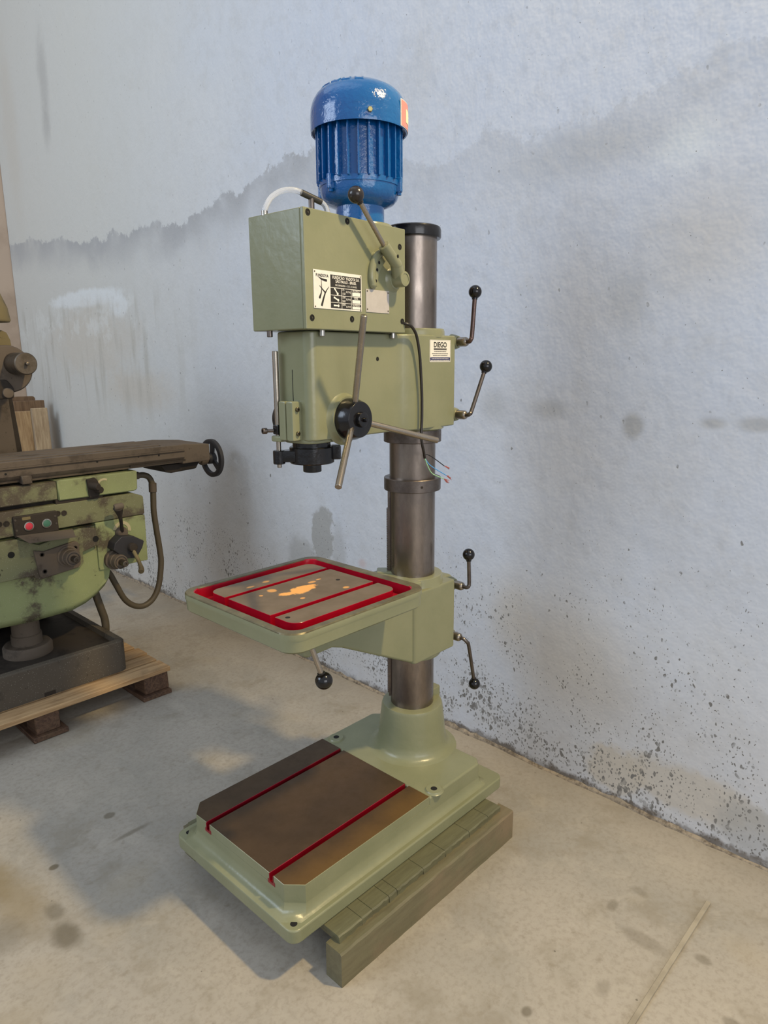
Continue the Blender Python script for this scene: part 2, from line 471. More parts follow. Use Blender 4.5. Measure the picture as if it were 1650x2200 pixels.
class MB:
    """collects shapes into one bmesh; build() links them as one mesh object"""

    def __init__(self, T=None):
        self.bm = bmesh.new()
        self.T = T

    def _faces(self, verts, faces, mat=0, bev=0.0, seg=2, keep=None):
        b2 = bmesh.new()
        vs_ = [b2.verts.new(v) for v in verts]
        for f in faces:
            try:
                b2.faces.new([vs_[i] for i in f])
            except ValueError:
                pass
        bmesh.ops.recalc_face_normals(b2, faces=b2.faces)
        if bev > 0:
            es = [e for e in b2.edges if len(e.link_faces) == 2 and e.calc_face_angle(0) > 0.55]
            if es:
                bmesh.ops.bevel(b2, geom=es, offset=bev, segments=seg, profile=0.5, affect='EDGES', clamp_overlap=True)
        mi = mat
        vm = {v: self.bm.verts.new(v.co) for v in b2.verts}
        for f in b2.faces:
            try:
                nf = self.bm.faces.new([vm[v] for v in f.verts])
                nf.material_index = mi(f) if callable(mi) else mi
            except ValueError:
                pass
        b2.free()
        return self

    def box(self, x0, x1, y0, y1, z0, z1, mat=0, bev=0.0, seg=2):
        v = [(x, y, z) for z in (z0, z1) for y in (y0, y1) for x in (x0, x1)]
        f = [(0, 1, 3, 2), (4, 6, 7, 5), (0, 4, 5, 1), (2, 3, 7, 6), (0, 2, 6, 4), (1, 5, 7, 3)]
        return self._faces(v, f, mat, bev, seg)

    def hexa(self, v, mat=0, bev=0.0, seg=2):
        """8 corners: bottom ring then top ring"""
        f = [(0, 1, 2, 3), (7, 6, 5, 4), (0, 4, 5, 1), (1, 5, 6, 2), (2, 6, 7, 3), (3, 7, 4, 0)]
        return self._faces(v, f, mat, bev, seg)

    def prism(self, poly, a, b, axis='z', mat=0, bev=0.0, seg=2, poly2=None):
        m = {'z': lambda p, h: (p[0], p[1], h), 'y': lambda p, h: (p[0], h, p[1]), 'x': lambda p, h: (h, p[0], p[1])}[axis]
        k = len(poly)
        v = [m(p, a) for p in poly] + [m(p, b) for p in (poly2 or poly)]
        f = [tuple(range(k)), tuple(range(2 * k - 1, k - 1, -1))]
        f += [(i, (i + 1) % k, k + (i + 1) % k, k + i) for i in range(k)]
        return self._faces(v, f, mat, bev, seg)

    def lathe(self, prof, c, axis=(0, 0, 1), seg=32, mat=0, a0=0.0):
        """prof: (radius, distance along axis from c)"""
        ax = Vector(axis).normalized()
        t = Vector((1, 0, 0)) if abs(ax.x) < 0.9 else Vector((0, 1, 0))
        e1 = (t - ax * t.dot(ax)).normalized()
        e2 = ax.cross(e1)
        c = Vector(c)
        v, f = [], []
        for r, h in prof:
            for k in range(seg):
                a = a0 + 2 * math.pi * k / seg
                v.append(c + ax * h + (e1 * math.cos(a) + e2 * math.sin(a)) * max(r, 1e-5))
        for i in range(len(prof) - 1):
            for k in range(seg):
                k2 = (k + 1) % seg
                f.append((i * seg + k, i * seg + k2, (i + 1) * seg + k2, (i + 1) * seg + k))
        f.append(tuple(range(seg)))
        f.append(tuple(range(len(prof) * seg - 1, (len(prof) - 1) * seg - 1, -1)))
        return self._faces(v, f, mat)

    def cyl(self, a, b, r, r1=None, seg=24, mat=0, ch=0.0):
        a, b = Vector(a), Vector(b)
        L = (b - a).length
        r1 = r if r1 is None else r1
        pr = [(r, 0), (r1, L)] if ch <= 0 else [(r - ch, 0), (r, ch), (r1, L - ch), (r1 - ch, L)]
        return self.lathe(pr, a, b - a, seg, mat)

    def ball(self, c, r, seg=24, mat=0, axis=(0, 0, 1)):
        k = 14
        pr = [(r * math.sin(math.pi * i / k), -r * math.cos(math.pi * i / k)) for i in range(k + 1)]
        return self.lathe(pr, c, axis, seg, mat)

    def tube(self, pts, r, seg=12, mat=0):
        pts = [Vector(p) for p in pts]
        rs = r if isinstance(r, (list, tuple)) else [r] * len(pts)
        tang = []
        for i in range(len(pts)):
            d = (pts[min(i + 1, len(pts) - 1)] - pts[max(i - 1, 0)])
            tang.append(d.normalized())
        t = Vector((0, 0, 1)) if abs(tang[0].z) < 0.9 else Vector((1, 0, 0))
        e = (t - tang[0] * t.dot(tang[0])).normalized()
        v, f = [], []
        for i, p in enumerate(pts):
            e = (e - tang[i] * e.dot(tang[i])).normalized()
            g = tang[i].cross(e)
            for k in range(seg):
                a = 2 * math.pi * k / seg
                v.append(p + (e * math.cos(a) + g * math.sin(a)) * rs[i])
        for i in range(len(pts) - 1):
            for k in range(seg):
                k2 = (k + 1) % seg
                f.append((i * seg + k, i * seg + k2, (i + 1) * seg + k2, (i + 1) * seg + k))
        f.append(tuple(range(seg)))
        f.append(tuple(range(len(pts) * seg - 1, (len(pts) - 1) * seg - 1, -1)))
        return self._faces(v, f, mat)

    def jitter(self, amp, scale=40.0):
        """rough, uneven surface: move every vertex a little"""
        for v in self.bm.verts:
            c = v.co * scale
            v.co += Vector((math.sin(c.y * 1.7 + c.z * 2.3 + 1), math.sin(c.x * 1.3 + c.z * 1.9 + 2), math.sin(c.x * 2.1 + c.y * 1.1 + 3))) * amp
        return self

    def build(self, name, mats, parent=None, smooth=40, props=None, wn=True):
        bm = self.bm
        if self.T:
            for v in bm.verts:
                v.co = Vector(self.T(v.co))
        off = Vector((0, 0, 0))
        if parent is not None:
            p = parent
            while p is not None:
                off += p.location
                p = p.parent
        for v in bm.verts:
            v.co -= off
        me = bpy.data.meshes.new(name)
        bm.to_mesh(me)
        bm.free()
        for m in (mats if isinstance(mats, (list, tuple)) else [mats]):
            me.materials.append(MT[m])
        me.polygons.foreach_set('use_smooth', [True] * len(me.polygons))
        me.set_sharp_from_angle(angle=math.radians(smooth))
        o = bpy.data.objects.new(name, me)
        COL.objects.link(o)
        if wn:
            md = o.modifiers.new('weighted_normals', 'WEIGHTED_NORMAL')
            md.keep_sharp = True
            md.weight = 80
        if parent is not None:
            o.parent = parent
        for k, v in (props or {}).items():
            o[k] = v
        return o


def thing(name, label, cat, loc, group=None):
    o = bpy.data.objects.new(name, None)
    COL.objects.link(o)
    o.location = loc
    o.empty_display_size = 0.1
    o['label'] = label
    o['category'] = cat
    if group:
        o['group'] = group
    return o


def text(name, s, origin, right, upv, size, mat, parent, T=None, align='LEFT', sx=1.0, extrude=0.0002, bold=0.0):
    """flat lettering as a thin mesh lying on a surface"""
    c = bpy.data.curves.new(name, 'FONT')
    c.body = s
    c.size = size
    c.align_x = align
    c.extrude = extrude
    c.offset = bold
    c.resolution_u = 3
    o = bpy.data.objects.new('tmp', c)
    COL.objects.link(o)
    dg = bpy.context.evaluated_depsgraph_get()
    me = bpy.data.meshes.new_from_object(o.evaluated_get(dg))
    bpy.data.objects.remove(o)
    bpy.data.curves.remove(c)
    R, U = Vector(right), Vector(upv)
    N = R.cross(U)
    O = Vector(origin)
    off = Vector((0, 0, 0))
    p = parent
    while p is not None:
        off += p.location
        p = p.parent
    for v in me.vertices:
        w = O + R * v.co.x * sx + U * v.co.y + N * v.co.z
        if T:
            w = Vector(T(w))
        v.co = w - off
    me.materials.clear()
    me.materials.append(MT[mat])
    me.name = name
    ob = bpy.data.objects.new(name, me)
    COL.objects.link(ob)
    ob.parent = parent
    return ob


STRUCT = {'kind': 'structure'}

# ------------------------------------------------------------------ the place
m = MB()
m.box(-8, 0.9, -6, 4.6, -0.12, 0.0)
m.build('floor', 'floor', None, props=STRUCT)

WX = lambda y: 0.437 + 0.0186 * y           # right-hand wall plane
m = MB()
v = [(WX(-6), -6, 0), (WX(-6) + .25, -6, 0), (WX(4.21) + .25, 4.21, 0), (WX(4.21), 4.21, 0)]
m.hexa(v + [(a, b, 6.0) for a, b, _ in v])
m.build('wall_right', 'wall', None, props=STRUCT)

m = MB()
m.box(-8, WX(4.21) + .25, 4.215, 4.45, 0, 6.0)
m.build('wall_back', 'wall_brown', None, props=STRUCT)

# broken mortar fillet along the foot of the wall
m = MB()
random.seed(3)
y = -2.6
ring = []
while y < 3.6:
    ring.append(y)
    y += random.uniform(0.012, 0.03)
V, F = [], []
for i, y in enumerate(ring):
    d = 0.006 + 0.010 * abs(math.sin(y * 7.3)) * random.uniform(0.3, 1.0)
    h = 0.004 + 0.014 * abs(math.sin(y * 5.1 + 1)) * random.uniform(0.2, 1.0)
    x = WX(y)
    V += [(x + .01, y, -0.002), (x - d, y, -0.002), (x - d * 0.75, y, h * 0.5), (x - d * 0.2, y, h), (x + .01, y, h)]
for i in range(len(ring) - 1):
    a, b = i * 5, (i + 1) * 5
    for k in range(4):
        F.append((a + k, a + k + 1, b + k + 1, b + k))
n0 = len(ring) - 1
F += [(0, 1, 2, 3, 4), tuple(n0 * 5 + k for k in range(4, -1, -1))]
m._faces(V, F)
n = NT('broken_mortar')
col = n.mix(n.ramp(n.noise(40, 6, 0.7), 0.4, 0.65), srgb(150, 138, 120), srgb(96, 86, 74))
n.bump(n.noise(90, 5), 0.5, 0.004)
MT['mortar'] = n.set(col, 0.9)
m.build('trim_1', 'mortar', None, 20, STRUCT)

# ================================================================== packing timbers under the drill
def packing(sy, label_b, label_p):
    x0, x1 = (-0.583, 0.076) if sy < 0 else (-0.59, 0.05)
    m = MB()
    ys = sorted((sy * 0.311, sy * 0.262))
    nx = 26
    V, F = [], []
    random.seed(11 if sy < 0 else 12)
    for i in range(nx + 1):
        x = x0 + (x1 - x0) * i / nx
        j = lambda a: random.uniform(-a, a)
        V += [(x + j(.0), ys[0] + j(.0006), 0.0), (x, ys[1] + j(.001), 0.0), (x, ys[1] + j(.002), 0.0845), (x, ys[0] + 0.004 + j(.0012), 0.0845), (x, ys[0] + j(.0008), 0.080)]
    for i in range(nx):
        a, b = i * 5, (i + 1) * 5
        for k in range(5):
            F.append((a + k, a + (k + 1) % 5, b + (k + 1) % 5, b + k))
    F += [(0, 1, 2, 3, 4), tuple(nx * 5 + k for k in range(4, -1, -1))]
    m._faces(V, F)
    o = m.build('support_beam', 'timber', None, 30)
    o['label'] = label_b
    o['category'] = 'beam'
    # plank with saw kerfs across it
    m = MB()
    cuts = [-0.566, -0.4955, -0.462, -0.407, -0.379, -0.284, -0.1985, -0.098, -0.012, 0.048] if sy < 0 else [-0.585, -0.42, -0.3, -0.15, 0.03]
    yo = 0.286 if sy < 0 else 0.296
    for i in range(len(cuts) - 1):
        a, b = cuts[i] + 0.0006, cuts[i + 1] - 0.0006
        k = max(3, int((b - a) / 0.008))
        V, F = [], []
        for q in range(k + 1):
            x = a + (b - a) * q / k
            e = random.uniform(-.0016, .0014)
            e2 = random.uniform(-.002, .002)
            V += [(x, sy * 0.12, 0.0845), (x, sy * (yo + e2), 0.0845), (x, sy * (yo + e), 0.0985 + random.uniform(-.001, .001)), (x, sy * (yo - 0.003 + e * 0.5), 0.1015), (x, sy * 0.12, 0.1015)]
        for q in range(k):
            p, r = q * 5, (q + 1) * 5
            for w in range(5):
                F.append((p + w, p + (w + 1) % 5, r + (w + 1) % 5, r + w))
        F += [(0, 1, 2, 3, 4), tuple(k * 5 + w for w in range(4, -1, -1))]
        m._faces(V, F)
    m.box(cuts[0] + .003, cuts[-1] - .003, min(sy * .12, sy * (yo - .006)), max(sy * .12, sy * (yo - .006)), 0.0846, 0.099)
    o = m.build('packing_plank', 'timber', None, 30)
    o['label'] = label_p
    o['category'] = 'plank'


packing(-1, 'green-stained timber beam on the floor along the near long side of the drill base', 'thin green plank with saw cuts between the drill base and near beam')
packing(1, 'timber beam hidden behind the far long side of the drill base', 'thin plank peeking out behind the far front corner of the drill base')

# ================================================================== pillar drill
D = thing('drill_press', 'green pillar drilling machine with blue motor and red-edged square table', 'drill press', (0, 0, 0.1015))

# ---- base
base_mats = ['green_dark', 'brown_iron', 'red_shaded', 'hole']
m = MB()
m.prism(rrect(-0.653, 0.133, -0.238, 0.238, 0.024, 6), 0.1015, 0.1357, 'z', 0, 0.0045, 3)
fp = [(-0.625, -0.176), (-0.593, -0.2115), (0.045, -0.2115), (0.066, -0.19), (0.066, 0.19), (0.045, 0.2115), (-0.593, 0.2115), (-0.625, 0.176)]


def grow(poly, d):
    cx = sum(p[0] for p in poly) / len(poly)
    out = []
    for x, y in poly:
        out.append((x + (d if x > cx else -d), y + (d if y > 0 else -d)))
    return out


lv = [(.015, .1350), (.0135, .1362), (.0100, .1378), (.0068, .1405), (.0040, .1445), (.0018, .150), (.0004, .157), (-.0006, .164), (-.0006, .1815)]
V, F = [], []
for d0, z0 in lv:
    V += [(a_ - (d0 * .8 if a_ < -.6 and d0 > 0 else 0), b_, z0) for a_, b_ in grow(fp, d0)]
k = len(fp)
for i in range(len(lv) - 1):
    F += [(i * k + q, i * k + (q + 1) % k, (i + 1) * k + (q + 1) % k, (i + 1) * k + q) for q in range(k)]
F += [tuple(range(k)), tuple(range(len(lv) * k - 1, (len(lv) - 1) * k - 1, -1))]
m._faces(V, F)
rear = [(-0.1705, -0.2115), (0.045, -0.2115), (0.066, -0.19), (0.066, 0.19), (0.045, 0.2115), (-0.1705, 0.2115)]
m.prism(rear, 0.150, 0.2035, bev=0.006, seg=3)
# socket for the column
m.lathe([(.132, .2030), (.119, .2055), (.109, .212), (.103, .223), (.0995, .240), (.095, .285), (.0895, .333), (.0865, .3415), (.083, .3430), (.0625, .3430)], (0, 0, 0), seg=56)
m.prism(rrect(0.02, 0.094, -0.034, 0.034, 0.01, 3), 0.2, 0.366, bev=0.004)
base = m.build('base', base_mats, D, 35)


def strip_mat(f):
    if f.normal.z > 0.8:
        return 1
    c = f.calc_center_median()
    if abs(f.normal.y) > 0.7 and abs(c.y) < 0.15:
        return 2
    return 0


for poly in ([(-0.624, 0.130), (-0.17, 0.130), (-0.17, 0.2100), (-0.592, 0.2115), (-0.625, 0.175)],
             [(-0.624, -0.1245), (-0.17, -0.1245), (-0.17, 0.1165), (-0.624, 0.1165)],
             [(-0.624, -0.138), (-0.625, -0.176), (-0.593, -0.2115), (-0.17, -0.2100), (-0.17, -0.138)]):
    m = MB()
    m.prism(poly, 0.156, 0.2057, 'z', strip_mat, 0.0009, 1)
    m.build('machined_strip', base_mats, base, 30)
for yc in (0.123, -0.131):
    m = MB()
    m.box(-0.6235, -0.171, yc - 0.0066, yc + 0.0066, 0.1805, 0.183)
    m.prism([(yc - .0072, .2046), (yc - .0072, .192), (yc - .0125, .1885), (yc - .0125, .180), (yc + .0125, .180), (yc + .0125, .1885), (yc + .0072, .192), (yc + .0072, .2046), (yc + .0058, .2046), (yc + .0058, .186), (yc - .0058, .186), (yc - .0058, .2046)], -0.6249, -0.622, 'x')
    m.build('slot', 'red_shaded', base)
for x, y in ((-0.139, 0.182), (-0.138, -0.198)):
    m = MB()
    m.lathe([(.026, .2030), (.0225, .2055), (.021, .2085), (.009, .2085)], (x, y, 0), seg=28)
    b = m.build('bolt_boss', 'green_dark', base)
    MB().lathe([(.0088, .206), (.0088, .2087)], (x, y, 0), seg=18).build('bolt_hole', 'hole', base)
for x, y in ((-0.627, 0.213), (-0.632, -0.2155)):
    MB().lathe([(.0078, .13), (.0078, .1361)], (x, y, 0), seg=18).build('bolt_hole', 'hole', base)

# ---- column, rack, collars, cap
m = MB()
m.lathe([(.0625, .25), (.0625, 1.625)], (0, 0, 0), seg=72)
column = m.build('column', 'steel', D)
az = math.radians(133)
er, et = (math.cos(az), math.sin(az)), (-math.sin(az), math.cos(az))


def radial(p):
    return (er[0] * p[0] + et[0] * p[1], er[1] * p[0] + et[1] * p[1], p[2])


m = MB(radial)
prof = [(.055, .36), (.068, .36)]
z = .37
while z < .915:
    prof += [(.068, z), (.0715, z + .0015), (.0715, z + .0042), (.068, z + .0057)]
    z += .0068
prof += [(.068, .918), (.068, 1.0), (.055, 1.0)]
k = len(prof)
V = [(a, -.01, b) for a, b in prof] + [(a, .01, b) for a, b in prof]
F = [(i, (i + 1) % k, k + (i + 1) % k, k + i) for i in range(k)] + [tuple(range(k)), tuple(range(2 * k - 1, k - 1, -1))]
m._faces(V, F)
m.build('rack', 'collar_steel', column, 30)
for z0, z1 in ((1.105, 1.150), (0.974, 1.008)):
    m = MB()
    m.lathe([(.0625, z0), (.0765, z0), (.0778, z0 + .0015), (.0778, z1 - .0015), (.0765, z1), (.0625, z1)], (0, 0, 0), seg=64)
    c = m.build('collar', 'collar_steel', D)
    if z0 < 1:
        a = math.radians(221.2 + 19)
        d = Vector((math.cos(a), math.sin(a), 0))
        MB().cyl(d * .0755 + Vector((0, 0, .99)), d * .0782 + Vector((0, 0, .99)), .0035, seg=14).build('set_screw', 'mill_dark', c)
m = MB()
m.lathe([(.0625, 1.620), (.0705, 1.620), (.0725, 1.623), (.0725, 1.640), (.0705, 1.6465), (.066, 1.649), (.0, 1.650)], (0, 0, 0), seg=56)
m.build('column_cap', 'black', D)

# ---- work table
m = MB()
prof = [((-0.600, -0.189, .2055), .036, .737, 0), ((-0.605, -0.185, .2105), .040, .742, 0), ((-0.607, -0.1835, .2115), .041, .766, 0), ((-0.6085, -0.182, .2135), .043, .769, 0), ((-0.6085, -0.182, .2135), .043, .7805, 4), ((-0.606, -0.1845, .211), .041, .7835, 4),
        ((-0.590, -0.2055, .195), .030, .7835, 2), ((-0.588, -0.208, .193), .029, .7815, 2), ((-0.585, -0.211, .190), .027, .756, 2)]
V, F, mi = [], [], []
rings = []
for (x0, x1, yh), r, z, mt in prof:
    ring = rrect(x0, x1, -yh, yh, r, 8)
    rings.append(len(V))
    V += [(a, b, z) for a, b in ring]
k = len(ring)
for i in range(len(prof) - 1):
    for q in range(k):
        F.append((rings[i] + q, rings[i] + (q + 1) % k, rings[i + 1] + (q + 1) % k, rings[i + 1] + q))
F += [tuple(range(k)), tuple(rings[-1] + q for q in range(k - 1, -1, -1))]


def tray_mat(f):
    c = f.calc_center_median()
    if c.z > 0.774 and f.normal.z > 0.3 and not (-0.588 < c.x < -0.208 and abs(c.y) < 0.193):
        return 1
    inside = -0.5905 < c.x < -0.2050 and abs(c.y) < 0.1955 and c.z > 0.75
    return 2 if inside else 0


n = NT('worn_rim')
f = n.noise(30, 5, 0.65)
col = n.mix(n.ramp(f, 0.35, 0.65), srgb(108, 102, 74), srgb(90, 82, 58))
MT['rim'] = n.set(col, 0.38, 0.3)
m._faces(V, F, tray_mat)
table = m.build('work_table', ['green', 'rim', 'red'], D, 40)


def plate_mat(f):
    return 0 if f.normal.z > 0.8 else 1


PX0, PX1, PY = -0.557, -0.238, 0.162


def arc(cx, cy, r, a0, a1, k=6):
    return [(cx + r * math.cos(math.radians(a0 + (a1 - a0) * i / k)), cy + r * math.sin(math.radians(a0 + (a1 - a0) * i / k))) for i in range(k + 1)]


R_ = .028
for poly in ([(PX0, .093), (PX1, .093)] + arc(PX1 - R_, PY - R_, R_, 0, 90) + arc(PX0 + R_, PY - R_, R_, 90, 180),
             [(PX0, -.079), (PX1, -.079), (PX1, .079), (PX0, .079)],
             arc(PX0 + R_, -PY + R_, R_, 180, 270) + arc(PX1 - R_, -PY + R_, R_, 270, 360) + [(PX1, -.095), (PX0, -.095)]):
    m = MB()
    m.prism(poly, 0.7555, 0.7815, 'z', plate_mat, 0.0006, 1)
    m.build('table_strip', ['table_iron', 'red'], table, 30)
for x, y in ((-0.288, -0.004), (-0.539, -0.117)):
    MB().lathe([(.0055, .775), (.0055, .7817)], (x, y, 0), seg=16).build('hole', 'hole', table)

m = MB()
m.prism([(-.468, .738), (-.468, .654), (-.455, .6485), (-.380, .650), (-.345, .638), (-.095, .514), (-.05, .510), (-.05, .738)], -.0815, .0815, 'y', 0, 0.007, 3)
m.prism(rrect(-.0925, .088, -.0885, .0885, .012, 4), .509, .712, 'z', 0, .006, 2)
m.lathe([(.088, .708), (.0855, .719), (.0835, .735), (.081, .7365), (.0625, .7365)], (0, 0, 0), seg=56)
m.lathe([(.0625, .500), (.083, .500), (.086, .506), (.086, .512)], (0, 0, 0), seg=56)
m.box(.075, .132, -.042, .042, .512, .708, 0, .01, 2)
arm = m.build('table_arm', 'green', D, 40)
m = MB(radial)
m.box(.05, .100, -.024, .024, .60, .742, 0, .004, 2)
m.build('rack_housing', 'green', arm)

BALL = 0.0172


def clamp_lever(bx, bz, path, ball, rodmat, r=.0048):
    m = MB()
    m.lathe([(.0215, 0), (.019, .012), (.0165, .020), (.0150, .022)], (bx, -.040, bz), (0, -1, 0), 24)
    root = m.build('clamp_lever', 'green', D)
    m = MB()
    m.lathe([(.0125, 0), (.0125, .026), (.010, .031), (.006, .033)], (bx, -.060, bz), (0, -1, 0), 24)
    m.build('nut', 'rod_steel', root)
    m = MB()
    m.tube(catmull(path, 6), r, 14)
    m.build('rod', rodmat, root)
    m = MB()
    d = (Vector(path[-1]) - Vector(path[-2])).normalized()
    m.ball(ball, BALL, 28, axis=d)
    m.cyl(Vector(ball) - d * (BALL + .002), Vector(ball) - d * (BALL * .8), .0075, seg=16)
    m.build('ball_knob', 'black_plastic', root)


clamp_lever(.117, 1.366, [(.117, -.088, 1.366), (.110, -.103, 1.366), (.1085, -.1095, 1.372), (.112, -.110, 1.386), (.1215, -.110, 1.484)], (.122, -.110, 1.492), 'rust_steel', .0058)
clamp_lever(.117, 1.172, [(.117, -.088, 1.172), (.111, -.103, 1.173), (.111, -.1095, 1.178), (.119, -.110, 1.189), (.174, -.110, 1.293)], (.178, -.110, 1.301), 'collar_steel', .0054)
clamp_lever(.117, .683, [(.117, -.088, .683), (.117, -.104, .683), (.1195, -.1095, .688), (.121, -.110, .702), (.1165, -.110, .774)], (.116, -.110, .782), 'collar_steel', .0054)
clamp_lever(.109, .529, [(.109, -.088, .529), (.111, -.102, .527), (.118, -.1095, .516), (.126, -.110, .500), (.1555, -.110, .381)], (.157, -.110, .373), 'collar_steel', .0052)

m = MB()
b0, b1 = Vector((-.522, -.166, .735)), Vector((-.5005, -.182, .6485))
m.cyl(b0, b1, .0062, seg=16)
tl_ = m.build('table_lever', 'rod_steel', D)
m = MB()
d = (b1 - b0).normalized()
m.ball(b1 + d * .006, .0192, 28, axis=d)
m.cyl(b1 - d * .014, b1, .0085, seg=16)
m.build('ball_knob', 'black_plastic', tl_)

# ---- head casting
half = [(-.433, .034)] + arc(-.411, .035, .022, 180, 90, 6) + [(-.30, .057), (-.168, .057), (-.153, .0582), (-.140, .0618), (-.129, .068), (-.118, .0745), (-.105, .0797), (-.089, .0824), (-.073, .083), (-.02, .0832), (.072, .0832), (.080, .081), (.0845, .074)]
poly = [(x, -y) for x, y in half] + [(x, y) for x, y in reversed(half)]
m = MB(fromh)
m.prism(poly, 1.146, 1.381, 'z', 0, .005, 2)
m.lathe([(.0845, 1.376), (.0838, 1.392), (.0815, 1.3975), (.0625, 1.3975)], (0, 0, 0), seg=56)
m.lathe([(.0625, 1.138), (.079, 1.138), (.084, 1.142), (.084, 1.150)], (0, 0, 0), seg=56)
m.box(.07, .13, -.042, .042, 1.152, 1.379, 0, .012, 3)
m.lathe([(.060, -.002), (.0555, .002), (.0525, .006), (.0505, .011), (.0500, .014), (.03, .014)], (-.332, -.057, 1.19), (0, -1, 0), 44)
m.prism(rrect(-.434, -.330, -.050, .050, .03, 5), 1.139, 1.15, 'z', 0, .003, 2)
# rear overhang under the gearbox
head = m.build('head_casting', 'green', D, 50)
MB(fromh).box(-.4336, -.432, -.0007, .0007, 1.232, 1.300).build('slit', 'hole', head)
MB(fromh).lathe([(.0052, 0), (.0050, .0006)], (-.212, -.0568, 1.322), (0, -1, 0), 16).build('oil_hole', 'hole', head)
m = MB(fromh)
for s_ in (1, -1):
    a, b = sorted((s_ * .0009, s_ * .0225))
    m.box(-.4585, -.428, a, b, 1.147, 1.233, 0, .004, 2)
m.box(-.457, -.434, .020, .052, 1.142, 1.156, 0, .004, 2)
lug = m.build('split_clamp', 'green', head)
for z in (1.2155, 1.163):
    m = MB(fromh)
    m.lathe([(.0052, 0), (.0052, .004), (.0042, .005), (.0026, .005), (.0026, .002)], (-.4445, -.0222, z), (0, -1, 0), 18)
    m.build('cap_screw', 'bolt', lug)

# ---- gearbox
GZ0, GZ1 = 1.3822, 1.6162
m = MB(fromh)
m.box(-.468, -.145, -.0735, .083, GZ0, GZ1, 0, .0028, 3)
m.lathe([(.076, GZ1 - .002), (.074, GZ1 + .006), (.072, GZ1 + .0075), (.05, GZ1 + .0075)], (-.202, 0, 0), seg=48)
gear = m.build('gearbox', 'green', D, 40)
m = MB(fromh)
m.box(-.468, -.139, -.0835, -.0734, GZ0, GZ1, 0, .0022, 3)
cover = m.build('side_cover', 'green', gear, 40)
for x, z in ((-.455, 1.607), (-.339, 1.606), (-.160, 1.575), (-.451, 1.405), (-.329, 1.407), (-.151, 1.409)):
    m = MB(fromh)
    m.lathe([(.0066, 0), (.0066, .0008), (.0050, .0009), (.0046, .0002)], (x, -.0834, z), (0, -1, 0), 20, 0)
    m.lathe([(.0024, 0), (.0022, .0011)], (x, -.0834, z), (0, -1, 0), 6, 1)
    m.build('cover_screw', ['hole', 'bolt'], gear)
for x, y in ((-.458, .040), (-.405, -.066), (-.165, -.066)):
    m = MB(fromh)
    m.cyl((x, y, GZ0 - .013), (x, y, GZ0 + .002), .0062, seg=16, ch=.001)
    m.build('bolt', 'bright_steel' if y < 0 else 'collar_steel', gear)

# shift lever with its quadrant
m = MB(fromh)
q0 = [(-.262, 1.484), (-.266, 1.50), (-.262, 1.522), (-.250, 1.543), (-.232, 1.556)]
m.tube(catmull([(x, -.086, z) for x, z in q0], 5), .0095, 12)
m.ball((-.262, -.086, 1.484), .0095, 16)
m.ball((-.232, -.086, 1.556), .0095, 16)
m.prism([(-.262, 1.480), (-.256, 1.55), (-.228, 1.566), (-.20, 1.555), (-.225, 1.53), (-.243, 1.505), (-.248, 1.48)], -.0895, -.080, 'y', 0, .002, 2)
quad = m.build('lever_quadrant', 'green', D, 50)
for z, x in ((1.492, -.2535), (1.516, -.249), (1.532, -.242)):
    MB(fromh).lathe([(.0036, 0), (.0036, .0006)], (x, -.0892, z), (0, -1, 0), 14).build('index_hole', 'hole', quad)
m = MB(fromh)
m.lathe([(.030, -.001), (.025, .003), (.0215, .007), (.0205, .009), (.0178, .010), (.0175, .034), (.0160, .0365), (.0118, .0368), (.0118, .0355), (.0, .0355)], (-.185, -.0830, 1.500), (0, -1, 0), 36)
sl = m.build('shift_lever', 'green', D, 40)
arm_p = [(-.186, -.100, 1.502), (-.193, -.104, 1.512), (-.203, -.108, 1.526), (-.212, -.110, 1.537)]
m = MB(fromh)
m.tube(catmull(arm_p, 5), [.016 - .0035 * i / 15 for i in range(16)], 18)
A_, B_ = Vector((-.205, -.110, 1.529)), Vector((-.2505, -.110, 1.5655))
m.cyl(A_, B_, .0128, seg=24, ch=.0012)
m.ball(A_, .0127, 20)
m.build('lever_arm', 'green', sl, 50)
bd = (Vector((-.340, -.110, 1.654)) - B_).normalized()
m = MB(fromh)
m.cyl(B_ - bd * .01, Vector((-.340, -.110, 1.654)) - bd * .012, .0052, seg=16)
m.build('rod', 'rod_steel', sl)
m = MB(fromh)
m.ball((-.340, -.110, 1.654), .0172, 28, axis=bd)
m.cyl(Vector((-.340, -.110, 1.654)) - bd * .0195, Vector((-.340, -.110, 1.654)) - bd * .012, .0075, seg=16)
m.build('ball_knob', 'brown_plastic', sl)
MB(fromh).lathe([(.004, 0), (.004, .0008)], (-.216, -.1222, 1.545), (.2, -1, 0), 14).build('pin_hole', 'hole', sl)

# ---- feed hub with three spokes
m = MB(fromh)
m.lathe([(.040, 0), (.0450, .001), (.0465, .004), (.0465, .022), (.0400, .0405), (.0385, .0415), (.0, .0415)], (-.332, -.066, 1.19), (0, -1, 0), 48)
hub = m.build('feed_hub', 'black', D, 40)
m = MB(fromh)
m.lathe([(.0175, 0), (.0175, .0015), (.0165, .009), (.0145, .0105), (.005, .0105), (.0045, .020), (.003, .0205), (.0, .0205)], (-.332, -.1072, 1.19), (0, -1, 0), 32)
m.build('hub_cap', 'black', hub, 40)
for tip in ((-.377, -.160, 1.410), (-.497, -.190, 1.070), (-.117, -.165, 1.128)):
    m = MB(fromh)
    o_ = Vector((-.332, -.085, 1.19))
    d = (Vector(tip) - o_).normalized()
    m.cyl(o_ + d * .03, Vector(tip), .0072, seg=22, ch=.0012)
    m.build('spoke', 'rod_steel', hub)
m = MB(fromh)
m.lathe([(.040, 0), (.041, .006), (.041, .024), (.036, .03), (.0, .03)], (-.395, .045, 1.19), (0, 1, 0), 36)
m.build('spring_housing', 'black', D, 40)

